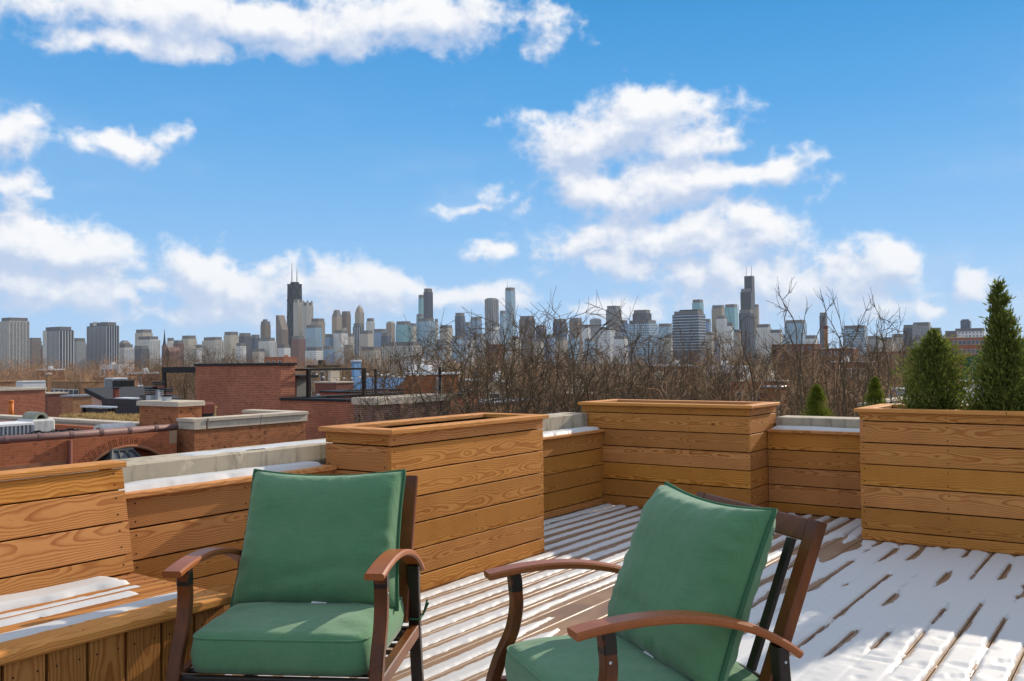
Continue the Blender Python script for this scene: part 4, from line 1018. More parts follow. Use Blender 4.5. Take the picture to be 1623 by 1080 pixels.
C_ = thing('brick_chimney', 'square orange brick chimney with a stone cap and three metal flues', 'chimney', ((xCh0 + xCh1) / 2, yB0 + .35, GROUND_Z))
zch = onY(250, 636, yB0)[2]
MB().box(xCh0, xCh1, yB0 - .02, yB0 + .75, GROUND_Z, zch - .14).build('stack', 'brick_orange', C_); MB().cbox(xCh0 - .07, xCh1 + .07, yB0 - .09, yB0 + .82, zch - .14, zch, .02).build('cap_stone', 'limestone', C_)
for (px, pt, dy) in ((239, 614, .45), (252, 605, .60), (264, 616, .25)):
    p = onY(px, 630, yB0 + dy); zt = onY(px, pt, yB0 + dy)[2]
    fl = MB().cbox(p[0] - .10, p[0] + .10, yB0 + dy - .10, yB0 + dy + .10, zch, zt - .22, .012).build('flue', 'galvanised', C_)
    MB().cbox(p[0] - .14, p[0] + .14, yB0 + dy - .14, yB0 + dy + .14, zt - .055, zt, .015).build('rain_cap', 'black_metal', fl)
    for q in range(3): MB().box(p[0] - .125 + .0, p[0] + .125, yB0 + dy - .125, yB0 + dy + .125, zt - .22 + q * .055, zt - .19 + q * .055).build('louvre', 'rust_red' if q == 1 else 'black_metal', fl)
# roof garden of dry grass
def grass(label, x0, x1, y0, y1, z, h, n, seed):
    rng = np.random.RandomState(seed)
    P = np.stack([rng.uniform(x0, x1, n), rng.uniform(y0, y1, n), np.full(n, z)], 1); cl = fbm(P[:, 0] * 1.6, P[:, 1] * 1.6, 3); P = P[cl > .40]
    D = rng.normal(size=(len(P), 3)) * .35 + np.array([0, 0, 1]); D /= np.linalg.norm(D, axis=1)[:, None]
    V, F = leaves(P, D, h, .014, rng)
    tag(npmesh('dry_grass', V, F, 'straw_leaf', loc=((x0 + x1) / 2, (y0 + y1) / 2, z), smooth=False), label, 'grass', kind='stuff')
gx0, gx1 = onY(95, 650, yB0 + .5)[0], xCh0 - .05
MB().box(gx0, gx1, yB0 + .36, yB0 + 2.2, zBl - .6, zBl - .02).build('garden_bed', 'straw', B)
grass('dry straw-coloured grasses of the roof garden left of the brick chimney', gx0, gx1, yB0 + .4, yB0 + 2.1, zBl - .02, .13, 5200, 4)
p0, p1 = onY(128, 650, yB0 + 2.4), onY(172, 650, yB0 + 2.4); zt = onY(150, 644, yB0 + 2.4)[2]
tb = thing('steel_table', 'low steel-topped outdoor table among the dry grasses', 'table', ((p0[0] + p1[0]) / 2, yB0 + 2.8, zBl - .6))
MB().cbox(p0[0], p1[0], yB0 + 2.35, yB0 + 2.75, zt - .06, zt, .02).build('table_top', 'galvanised', tb)
for fx in (.06, .94):
    for yy in (2.40, 2.62): x = p0[0] + (p1[0] - p0[0]) * fx; MB().box(x - .06, x + .06, yB0 + yy, yB0 + yy + .08, zBl - .62, zt - .07).build('leg', 'black_metal', tb)
MB().box(p0[0] + .2, p1[0] - .2, yB0 + 2.46, yB0 + 2.6, zBl - .62, zt - .09).build('cabinet', 'black_metal', tb)
p0, p1 = onY(283, 650, yB0 + 2.5), onY(309, 650, yB0 + 2.5); zt = onY(296, 646, yB0 + 2.5)[2]
yb = thing('wooden_box', 'yellowish wooden box on the roof right of the brick chimney', 'box', ((p0[0] + p1[0]) / 2, yB0 + 3, zBl - .62))
MB().box(p0[0], p1[0], yB0 + 2.5, yB0 + 3.3, zBl - .62, zt - .04).build('body', 'yellow_wood', yb); MB().cbox(p0[0] - .03, p1[0] + .03, yB0 + 2.47, yB0 + 3.33, zt - .04, zt, .01).build('lid', 'yellow_wood', yb)
bq = onY(319, 648, yB1 - 1.0); bb = thing('grill', 'covered brown grill standing against the far stone parapet', 'grill', (bq[0], bq[1], zBl - .62))
MB().cbox(bq[0] - .35, bq[0] + .35, bq[1] - .25, bq[1] + .25, zBl - .62, bq[2] - .15, .03).build('cart', 'dark_slate', bb); MB().cbox(bq[0] - .42, bq[0] + .42, bq[1] - .28, bq[1] + .28, bq[2] - .15, bq[2] + .22, .08).build('hood', 'rust_red', bb)

# ---- C: tall red brick building, lower wing, pergolas
YC = 23.0
cx0, cx1, cx2 = onY(310, 600, YC)[0], onY(445, 600, YC)[0], onY(562, 640, YC)[0]; zC = onY(378, 576, YC)[2]; zW = onY(505, 632, YC)[2]
Cb = flat_block('tall_brick_building', 'tall plain red brick building with black coping', cx0, cx1, YC, YC + .7, zC, 'brick_red', cope='black_metal', ch=.09)
Cw = flat_block('brick_wing', 'lower red brick wing right of the tall plain brick building', cx1 + .002, cx2, YC + .02, YC + 6.5, zW, 'brick_red', cope='black_metal', ch=.09)
YD = YC - .05
dx0, dx1 = cx2 + .004, onY(597, 640, YD)[0]; yD1 = onX(714, 624, dx1)[1]; zD = onY(585, 631, YD)[2]
Db = flat_block('dark_brick_building', 'brown brick building with pale stone coping right of the red brick wing', dx0, dx1, YD, yD1, zD, 'brick_brown', ch=.24, seg=1.6)
MB().box(dx1 - .2, dx1 + .10, YD + 1.1, YD + 1.75, GROUND_Z, zD - .245).build('pilaster', 'brick_brown', Db)
# upper roof with black edge behind the wing, chimney block with vents
YU = YC + 5.2
ux0, ux1 = onY(472, 624, YU)[0], onY(642, 624, YU)[0]; zU = onY(560, 623, YU)[2]
Ub = flat_block('roof_storey', 'low red brick roof storey with a black edge behind the wing', ux0, ux1, YU + 1.4, YU + 5, zU, 'brick_red', cope='black_metal', ch=.07, z0=GROUND_Z)
vx0, vx1 = onY(641, 610, YU)[0], onY(694, 610, YU)[0]; zV = onY(668, 591, YU)[2]
Vb = thing('brick_stack', 'broad red brick chimney stack with three white vents above the wing', 'chimney', ((vx0 + vx1) / 2, YU + .8, GROUND_Z))
MB().box(vx0, vx1, YU, YU + 1.35, GROUND_Z, zV - .08).build('stack', 'brick_orange', Vb); MB().cbox(vx0 - .05, vx1 + .05, YU - .05, YU + 1.40, zV - .08, zV, .015).build('cap_stone', 'far_snow', Vb)
for px in (654, 666, 678):
    p = onY(px, 590, YU + .5); zt = onY(px, 579 - (2 if px == 666 else 0), YU + .5)[2]
    vv = MB().box(p[0] - .07, p[0] + .07, YU + .43, YU + .57, zV, zt - .2).build('vent', 'white_paint', Vb); MB().cbox(p[0] - .13, p[0] + .13, YU + .37, YU + .63, zt - .22, zt, .02).build('vent_hood', 'white_paint', vv)
p = onY(696, 600, YU - .4); tag(MB().tube([(p[0], YU - .4, GROUND_Z), (p[0], YU - .4, onY(696, 598, YU - .4)[2])], .11, 8).build('white_flue_pipe', 'galvanised', loc=(p[0], YU - .4, GROUND_Z)), 'pale metal flue pipe beside the broad brick stack', 'pipe')
# pergolas
def pergola(label, px0, px1, pt, pb, Y, dep, posts):
    a, b = onY(px0, pt, Y), onY(px1, pt, Y); zt = (a[2] + b[2]) / 2; th = (pb - pt) / FPX * abs(Y) / .66
    t = thing('pergola', label, 'pergola', ((a[0] + b[0]) / 2, Y, GROUND_Z + 10))
    for yy in (Y, Y + dep): MB().box(a[0], b[0], yy, yy + .12, zt - th, zt).build('beam', 'black_metal', t)
    for x in (a[0], b[0] - .12): MB().box(x, x + .12, Y + .121, Y + dep - .001, zt - th, zt - .002).build('cross_beam', 'black_metal', t)
    for i in range(1, 6): x = a[0] + (b[0] - a[0]) * i / 6; MB().box(x - .03, x + .03, Y + .121, Y + dep - .001, zt - th * .8, zt - .02).build('slat', 'black_metal', t)
    for px in posts:
        x = onY(px, pt, Y)[0]
        for yy in (Y, Y + dep): MB().box(x - .07, x + .07, yy - .002, yy + .122, zt - 3.2, zt - th - .001).build('post', 'black_metal', t)
pergola('black steel pergola left of the tall brick building', 256, 309, 582, 592, YC + .6, 3.2, (258.5,))
pergola('black steel pergola frame over the grey shed', 447, 489, 585, 588, YC + 1.0, 3.0, (487,))
s0, s1 = onY(447.5, 600, YC + 1.2)[0], onY(471, 600, YC + 1.2)[0]; zs = onY(460, 599, YC + 1.2)[2]
sh = thing('roof_shed', 'grey-green shed with lap siding beside the tall brick building', 'shed', ((s0 + s1) / 2, YC + 2, zW - .6))
MB().box(s0, s1, YC + 1.2, YC + 1.9, zW - .62, zs).build('body', 'siding_grey', sh)
for i in range(8):
    z = zW - .1 + i * (zs - zW + .1) / 8
    MB().prism([(YC + 1.165, z), (YC + 1.199, z), (YC + 1.199, z + (zs - zW + .1) / 8 - .004), (YC + 1.185, z + (zs - zW + .1) / 8 - .004)], 0, s0, s1).build('siding_board', 'siding_grey', sh)
MB().cbox(s0 - .1, s1 + .35, YC + 1.0, YC + 2.0, zs, zs + .10, .01).build('roof', 'black_metal', sh)
# poles and string lights
poles = []
for (px, pt, Y, lab) in ((595, 585, YC + 4, 'slim black pole carrying string lights, left of the broad brick stack'), (697, 582, YC + 3.4, 'slim black pole carrying string lights, right of the broad brick stack')):
    p = onY(px, pt, Y); tag(MB().tube([(p[0], p[1], zW - .6), (p[0], p[1], p[2])], .055, 8).build('light_pole', 'black_metal', loc=(p[0], p[1], zW - .6)), lab, 'pole', 'poles of the string lights'); poles.append(p)
sl_ = thing('string_lights', 'string of round white bulbs sagging between black poles', 'string lights', tuple(poles[0]))
wpts = []
chain = [onY(502, 592, YC + 3.8), onY(545, 598, YC + 3.9), onY(595, 586, YC + 4), onY(615, 592, YC + 3.9), onY(650, 592, YC + 3.6), onY(697, 583, YC + 3.4)]
for i in range(len(chain) - 1):
    for k in range(8):
        f = k / 8; p = chain[i] * (1 - f) + chain[i + 1] * f; p[2] -= .10 * math.sin(math.pi * f); wpts.append(tuple(p))
MB().tube(wpts, .008, 4).build('cable', 'black_metal', sl_)
bl = MB(); bl.lathe([(.004, -.05), (.040, -.03), (.052, 0), (.040, .035), (.02, .06)], 0, 0, 8)
for i, p in enumerate(wpts):
    if i % 2 == 0:
        m = MB(); m.v = [(v[0] + p[0], v[1] + p[1], v[2] + p[2] - .06) for v in bl.v]; m.f = list(bl.f); m.build('bulb', 'bulb_glass', sl_, smooth=True)

# ---- generic buildings placed by bearing and distance
def foot(px0, px1, yt, D, r=1.0, depth=None):
    px = (px0 + px1) / 2; W = (px1 - px0) / FPX * D; phi = YAW - math.atan((px - CX) / FPX)
    c, s = math.cos(phi), abs(math.sin(phi))
    if depth is None: wx = W / (c + r * s); wy = r * wx
    else: wy = depth; wx = max(W * .3, (W - wy * s) / c)
    p = at(px, yt, D); return p[0], p[1], wx, wy, p[2]
def add_windows(t, x0, x1, y0, zs, n, w, h, mat='window_glass', frame='white_paint'):
    for z in zs:
        for i in range(n):
            x = x0 + (x1 - x0) * (i + .5) / n
            f = MB(); f.box(x - w / 2 - .08, x - w / 2, y0 - .05, y0 + .02, z, z + h); f.box(x + w / 2, x + w / 2 + .08, y0 - .05, y0 + .02, z, z + h); f.box(x - w / 2 - .08, x + w / 2 + .08, y0 - .06, y0 + .02, z + h, z + h + .1); f.box(x - w / 2 - .1, x + w / 2 + .1, y0 - .09, y0 + .02, z - .1, z)
            wn = f.build('window', frame, t); MB().box(x - w / 2, x + w / 2, y0 - .03, y0 + .02, z, z + h).build('pane', mat, wn)
HOUSES = [  # px0, px1, ytop, distance, material, roof, coping, windows, label
    (-70, 61, 615, 46, 'brick_red', 'roof_grey', 'limestone', 0, 'red brick building with pale coping at the left edge of the picture', .45),
    (62, 103, 622, 62, 'brick_dull', 'roof_grey', 'limestone', 0, 'dull brown brick wall right of the red brick building at the left edge', 1),
    (100, 146, 626, 52, 'brick_tan', 'far_snow', 'grey_metal', 0, 'small tan brick block with a flat roof left of the black-roofed house', 1),
    (20, 74, 604, 95, 'white_paint', 'roof_grey', 'white_paint', 3, 'white-faced building beyond the red brick one, left of a tan chimney', 1),
    (-20, 22, 604, 75, 'brick_tan', 'roof_grey', 'brick_tan', 0, 'small orange brick block at the left edge above the red brick building', 1),
    (80, 172, 604, 120, 'brick_tan', 'far_snow', 'brick_tan', 6, 'long tan brick building with a broad snow-covered roof', .5),
    (150, 215, 597, 150, 'brick_peach', 'far_snow', 'brick_peach', 0, 'orange-walled building with a snowy roof right of the long tan one', .5),
    (205, 250, 590, 190, 'brick_dull', 'far_snow', 'white_paint', 3, 'brown brick building with a snowy roof left of the pergola', .6),
    (60, 100, 585, 260, 'brick_dull', 'far_snow', 'white_paint', 0, 'distant brown roof with snow below the mottled tower', .6),
    (160, 210, 578, 330, 'white_paint', 'far_snow', 'white_paint', 4, 'distant white house row below the striped dark tower', .5),
    (487, 541, 579, 150, 'beige_wall', 'far_snow', 'black_metal', 2, 'cream building with a dark roof edge above the grey shed', .5),
    (500, 560, 605, 75, 'brick_dull', 'far_snow', 'limestone', 3, 'low brown brick house behind the string lights', .8),
    (705, 762, 601, 70, 'brick_peach', 'roof_grey', 'white_paint', 0, 'peach-coloured building behind the bare trees right of the broad brick stack', .8),
    (770, 815, 604, 78, 'beige_wall', 'far_snow', 'white_paint', 1, 'cream gabled building next to the peach one behind the bare trees', .8),
    (718, 850, 634, 52, 'brick_tan', 'far_snow', 'grey_metal', 0, 'low building with a broad snow-covered roof below the bare trees', 1.6),
    (700, 735, 578, 210, 'beige_wall', 'far_snow', 'beige_wall', 2, 'tan block above the peach-coloured building', .7),
    (745, 790, 580, 180, 'brick_tan', 'far_snow', 'limestone', 2, 'tan brick house among the trees below the twin pale skyscraper', .8),
    (770, 800, 546, 1100, 'brick_dull', 'roof_grey', 'brick_red', 4, 'distant pinkish brick block among the trees below the twin pale skyscraper', .8),
    (875, 945, 622, 62, 'brick_orange', 'far_snow', 'limestone', 2, 'orange brick building half hidden by the largest bare trees', .8),
    (985, 1075, 604, 85, 'brick_orange', 'far_snow', 'limestone', 4, 'orange brick house row behind the twigs above the corner planter', .6),
    (1030, 1100, 578, 190, 'brick_dull', 'far_snow', 'white_paint', 3, 'brown brick house with a snowy roof in the middle of the wood', .6),
    (1120, 1190, 580, 150, 'white_paint', 'far_snow', 'white_paint', 4, 'white-trimmed house row with snow on the roof in the middle of the wood', .6),
    (1160, 1250, 603, 80, 'brick_red', 'far_snow', 'limestone', 4, 'red brick house row with a snowy roof edge left of the budding tree', .6),
    (1205, 1245, 612, 58, 'brick_orange', 'far_snow', 'grey_metal', 1, 'small orange brick house right of the corner planter', .8),
    (1225, 1300, 546, 600, 'brick_dull', 'roof_grey', 'brick_dull', 6, 'long red brick building below the chimney stack', .6),
    (1300, 1360, 552, 500, 'brick_dull', 'far_snow', 'limestone', 5, 'red brick building right of the chimney stack', .6),
    (1320, 1390, 573, 140, 'brick_dull', 'far_snow', 'white_paint', 4, 'brown brick house with a snowy roof behind the budding tree', .6),
    (1380, 1450, 556, 400, 'brick_dull', 'far_snow', 'limestone', 6, 'distant red brick rows left of the rounded shrub', .6),
    (1500, 1562, 535, 520, 'brick_red', 'far_snow', 'limestone', 9, 'long red brick block with windows behind the green roof', .5),
    (640, 700, 572, 330, 'white_paint', 'far_snow', 'white_paint', 3, 'pale house row above the broad brick stack', .6),
    (420, 470, 566, 420, 'brick_red', 'far_snow', 'brick_red', 3, 'distant red brick block below the black tapering tower', .6)]
for (a, b, yt, D, mat, roof, cope, nw, lab, r) in HOUSES:
    x, y, wx, wy, z = foot(a, b, yt, D, r)
    t = flat_block('house' if nw else 'brick_block', lab, x - wx / 2, x + wx / 2, y - wy / 2, y + wy / 2, z, mat, cope=cope, ch=.10 if D < 150 else .4, roof=roof, par=.25, group='low buildings between the trees')
    if nw:
        s = 1 if D < 250 else 1.6
        add_windows(t, x - wx / 2 + .6, x + wx / 2 - .6, y - wy / 2, [z - 2.6 * s, z - 5.8 * s], nw, 1.0 * s, 1.5 * s)
    rr = random.Random(int(a * 7 + b)); 
    if roof == 'far_snow' and D > 60:
        pz = z - .25; hx, hy = x + rr.uniform(-.25, .25) * wx, y + rr.uniform(-.2, .2) * wy
        MB().box(hx - .06 * wx, hx + .06 * wx, hy - .5, hy + .5, pz, pz + 1.1).build('hatch', cope, t)
# tan chimney at the left
x, y, wx, wy, z = foot(73, 80.5, 591, 92, 1)
ch = thing('tan_chimney', 'tall tan brick chimney beside the white-faced building', 'chimney', (x, y, GROUND_Z)); MB().box(x - wx / 2, x + wx / 2, y - wy / 2, y + wy / 2, GROUND_Z, z - .2).build('stack', 'brick_tan', ch); MB().cbox(x - wx / 2 - .06, x + wx / 2 + .06, y - wy / 2 - .06, y + wy / 2 + .06, z - .2, z, .03).build('cap_stone', 'limestone', ch)
# black-roofed house
def gable_house():
    D = 48; YG = at(190, 625, D)[1]
    xl, xr = onY(146, 640, YG)[0], onY(181, 640, YG)[0]; zl_, zr_ = onY(146, 617, YG)[2], onY(181, 634, YG)[2]; dep = 3.6
    t = thing('shingled_house', 'cream-walled house with a sloping black shingle roof and a rooftop air conditioner', 'house', ((xl + xr) / 2, YG + dep / 2, GROUND_Z))
    MB().prism([(xl, GROUND_Z), (xr, GROUND_Z), (xr, zr_ - .1), (xl, zl_ - .1)], 1, YG, YG + dep).build('wall', 'cream_wall', t)
    ov = .25; sl = (zr_ - zl_) / (xr - xl)
    rf = MB().prism([(xl - ov, zl_ - ov * sl), (xr + ov, zr_ + ov * sl), (xr + ov, zr_ + ov * sl - .16), (xl - ov, zl_ - ov * sl - .16)], 1, YG - .25, YG + dep + .3).build('roof', 'shingle', t)
    MB().prism([(xl - ov, zl_ - ov * sl - .01), (xr + ov, zr_ + ov * sl - .01), (xr + ov, zr_ + ov * sl - .24), (xl - ov, zl_ - ov * sl - .24)], 1, YG - .30, YG - .255).build('fascia', 'black_metal', t)
    # right part: a flat dark screen wall and a second slope towards the right
    scn = MB().box(xr + .05, onY(223, 640, YG - .6)[0], YG - .7, YG - .55, GROUND_Z + 9, onY(200, 633, YG - .7)[2]).build('screen_wall', 'dark_slate', t)
    for i in range(7):
        z = onY(200, 633, YG - .7)[2] - .12 - i * .2; MB().box(xr + .05, onY(223, 640, YG - .6)[0] - .01, YG - .725, YG - .701, z - .17, z).build('screen_board', 'dark_slate', scn)
    fx0, fx1 = onY(222, 634, YG - .5)[0], onY(236, 634, YG - .5)[0]; zf = onY(228, 627, YG - .5)[2]
    rl = MB().box(fx0, fx1, YG - .52, YG - .48, zf - .04, zf).build('railing', 'black_metal', t)
    for i in range(9): x = fx0 + (fx1 - fx0) * i / 8; MB().box(x - .012, x + .012, YG - .51, YG - .49, zf - .9, zf - .04).build('baluster', 'black_metal', rl)
    cxx = onY(184, 625, YG - .4)[0]; c = thing('rust_flue', 'dark red flue rising beside the black shingle roof', 'chimney', (cxx, YG - .4, GROUND_Z)); zt = onY(184, 616, YG - .4)[2]
    MB().cbox(cxx - .12, cxx + .12, YG - .52, YG - .28, GROUND_Z, zt, .02).build('stack', 'rust_red', c); MB().cbox(cxx - .16, cxx + .16, YG - .56, YG - .24, zt, zt + .06, .01).build('cap_stone', 'black_metal', c)
    q = onY(184, 617, YG + 4.5); condenser('pale rooftop air conditioner behind the black shingle roof', (q[0], YG + 4.5, q[2] - .4), .95, .95, 1.1)
    q = onY(197, 617, YG + 4.5); tag(MB().cbox(q[0] - .5, q[0] + .5, YG + 4.0, YG + 4.9, q[2] - .4, q[2] + .55, .04).build('roof_unit', 'black_metal', loc=(q[0], YG + 4.5, q[2] - .4)), 'black rooftop unit beside the pale air conditioner', 'roof unit')
    for px in (219.5, 224.5):
        q = onY(px, 620, YG + 4); tag(MB().tube([(q[0], YG + 4, q[2] - .7), (q[0], YG + 4, onY(px, 610.5, YG + 4)[2])], .07, 8).build('roof_vent_pipe', 'white_paint', loc=(q[0], YG + 4, q[2] - .7)), '%s of two slim white vent pipes by the black shingle roof' % ('left one' if px < 222 else 'right one'), 'pipe', 'pair of white vent pipes')
    k = thing('roof_window', 'snow-dusted skylight low on the black shingle roof', 'skylight', (0, 0, 0)); k.location = tuple(onY(202, 631, YG - .3)); ORI[k] = np.array(k.location)
    q = onY(202, 632, YG - .3); MB().cbox(q[0] - .75, q[0] + .75, q[1] - .35, q[1] + .35, q[2] - .10, q[2] + .02, .01).build('curb', 'galvanised', k); MB().box(q[0] - .68, q[0] + .68, q[1] - .29, q[1] + .29, q[2] + .02, q[2] + .05).build('pane', 'far_snow', k)
gable_house()
# orange capped vent
q = at(17.5, 648, 40); zt = at(17.5, 634.5, 40)[2]; wv = 9 / FPX * 40 / 2
ov = thing('orange_vent', 'bright orange mushroom-capped roof vent in front of the red brick building at the left edge', 'vent', (q[0], q[1], q[2] - .6)); MB().tube([(q[0], q[1], q[2] - .6), (q[0], q[1], zt - .07)], wv * .85, 14).build('pipe', 'orange_cap', ov, smooth=True)
MB().lathe([(wv, zt - .09), (wv * 1.05, zt - .06), (wv * .8, zt - .015), (wv * .3, zt)], q[0], q[1], 14).build('cap', 'orange_cap', ov, smooth=True)
# blue sloping roof
def blue_house():
    x, y, wx, wy, z = foot(541, 641, 600, 88, .6); zb_ = at(590, 625, 88)[2]
    t = thing('blue_roofed_house', 'brick house with a sloping light blue metal roof behind the string lights', 'house', (x, y, GROUND_Z))
    y0, y1 = y - wy / 2, y + wy / 2
    MB().prism([(y0, GROUND_Z), (y1, GROUND_Z), (y1, z - .15), (y0 + .2, zb_ - .15)], 0, x - wx / 2, x + wx / 2).build('wall', 'brick_dull', t)
    rf = MB().prism([(y0 - .2, zb_ - .05), (y1, z), (y1, z - .12), (y0 - .2, zb_ - .17)], 0, x - wx / 2 - .2, x + wx / 2 + .2).build('roof', 'blue_roof', t)
    n = 16
    for i in range(n + 1):
        xx = x - wx / 2 - .15 + (wx + .3) * i / n; MB().prism([(y0 - .2, zb_ - .049), (y1, z + .001), (y1, z + .06), (y0 - .2, zb_ + .01)], 0, xx - .03, xx + .03).build('seam', 'blue_roof', rf)
    for f in (.22, .52, .80):
        xx = x - wx / 2 + wx * f; MB().box(xx - .8, xx + .8, y0 - .3, y0 - .21, zb_ - 1.4, zb_ - .2).build('window', 'rust_red', t)
    c = thing('blue_chimney', 'pale blue chimney at the left end of the blue roof', 'chimney', (x - wx * .42, y, zb_)); MB().cbox(x - wx * .45, x - wx * .38, y - .5, y + .5, zb_, z + 1.6, .05).build('stack', 'blue_roof', c); MB().cbox(x - wx * .46, x - wx * .37, y - .6, y + .6, z + 1.6, z + 1.8, .05).build('cap_stone', 'galvanised', c)
blue_house()
# ---- right-hand neighbour roof
zN = -1.0
nx0, nx1 = onZ(1362, 652, zN)[0], 12.0; ny0, ny1 = onZ(1362, 652, zN)[1], onZ(1362, 652, zN)[1] + 22
Nb = flat_block('neighbour_building', 'flat-roofed neighbouring building behind the shrub planter', nx0, nx1, ny0, ny1, zN + .35, 'brick_brown', ch=.12, roof='roof_grey', par=.35)
def on_roof(px, d): p = at(px, 640, d); return (p[0], p[1], zN)
for (px, w, pt, d, lab) in ((1423, 24, 615, 47, 'grey air conditioner left of the rounded shrub'), (1389, 34, 633, 43, 'wide grey air conditioner below the far dwarf spruce'), (1506, 40, 636, 43, 'low grey roof unit between the rounded shrub and the tall one')):
    c = on_roof(px, d); h = at(px, pt, d)[2] - zN; ww = w / FPX * d / 1.25; condenser(lab, c, ww, ww, h)
def garden_chair(px, d, lab, sgn):
    c = on_roof(px, d); x, y, z = c
    t = thing('garden_chair', lab, 'chair', c, group='white garden chairs on the neighbouring roof')
    MB().cbox(x - .26, x + .26, y - .25, y + .25, z + .40, z + .44, .02).build('seat', 'white_paint', t)
    bk = [(x + .26 * math.cos(a), z + .55 + .50 * math.sin(a)) for a in np.linspace(0, math.pi, 12)]
    MB().prism(bk + [(x - .26, z + .44), (x + .26, z + .44)], 1, y + .25, y + .29).build('backrest', 'white_paint', t)
    for s in (-1, 1):
        MB().tube([(x + s * .27, y - .25, z), (x + s * .27, y - .27, z + .42), (x + s * .28, y - .15, z + .66), (x + s * .28, y + .27, z + .68)], .03, 6).build('arm', 'white_paint', t, smooth=True)
        MB().tube([(x + s * .27, y + .28, z), (x + s * .26, y + .26, z + .44)], .03, 6).build('leg', 'white_paint', t)
garden_chair(1540, 40, 'white garden chair nearer the rounded shrub on the neighbouring roof', 1); garden_chair(1556, 40, 'white garden chair nearer the tall shrub on the neighbouring roof', 1)
r0, r1 = on_roof(1500, 50), on_roof(1575, 50)
rl = thing('white_railing', 'white railing on the neighbouring roof in front of the green-roofed building', 'railing', r0)
zr_ = at(1540, 616, 50)[2]
MB().box(r0[0], r0[0] + 6, r0[1], r0[1] + .1, zr_ - .1, zr_).build('top_rail', 'white_paint', rl); MB().box(r0[0], r0[0] + 6, r0[1], r0[1] + .08, zN, zN + .45).build('kerb', 'limestone', rl)
for i in range(9): MB().box(r0[0] + .02 + i * .72, r0[0] + .10 + i * .72, r0[1] + .01, r0[1] + .09, zN, zr_ - .1).build('post', 'white_paint', rl)
def green_house():
    D = 62; YG = at(1545, 600, D)[1]; xl = onY(1523, 600, YG)[0]; xr = xl + 14
    zt0, zt1, zb_ = onY(1526, 569, YG)[2], onY(1560, 557, YG)[2], onY(1540, 602, YG)[2]
    t = thing('green_roofed_building', 'dark green standing-seam metal mansard over dark windows, behind the tall shrub', 'building', ((xl + xr) / 2, YG + 3, GROUND_Z))
    MB().box(xl, xr, YG + .3, YG + 8, GROUND_Z, zb_).build('wall', 'dark_slate', t)
    sl = (zt1 - zt0) / (onY(1560, 557, YG)[0] - onY(1526, 569, YG)[0])
    xm = xl + 9
    rf = MB().prism([(xl, zb_), (xr, zb_), (xr, zt0 + sl * (xm - xl)), (xm, zt0 + sl * (xm - xl)), (xl + .25, zt0)], 1, YG + .12, YG + 8).build('roof', 'green_metal', t)
    for i in range(18):
        x = xl + .4 + i * .75
        if x < xr: MB().box(x - .035, x + .035, YG + .05, YG + .119, zb_ + .02, zt0 + sl * (min(x, xm) - xl) - .05).build('seam', 'green_metal', rf)
    MB().box(xl - .05, xr, YG - .05, YG + .29, zb_ - .14, zb_ - .002).build('eaves_board', 'white_paint', t)
    for i in range(7):
        x = xl + .5 + i * 1.5; w = MB().box(x, x + 1.1, YG + .22, YG + .299, zb_ - 1.9, zb_ - .3).build('window', 'white_paint', t); MB().box(x + .08, x + 1.02, YG + .19, YG + .219, zb_ - 1.8, zb_ - .4).build('pane', 'window_glass', w)
green_house()
# industrial chimney on the right
x, y, wx, wy, z = foot(1305.5, 1312, 517, 700, 1)
ic = thing('factory_chimney', 'tall square tan brick chimney standing above the budding tree line', 'chimney', (x, y, GROUND_Z)); MB().box(x - wx / 2, x + wx / 2, y - wy / 2, y + wy / 2, GROUND_Z, z - 2).build('stack', 'brick_tan', ic); MB().cbox(x - wx / 2 - .4, x + wx / 2 + .4, y - wy / 2 - .4, y + wy / 2 + .4, z - 2, z, .1).build('cap_stone', 'brick_dull', ic)

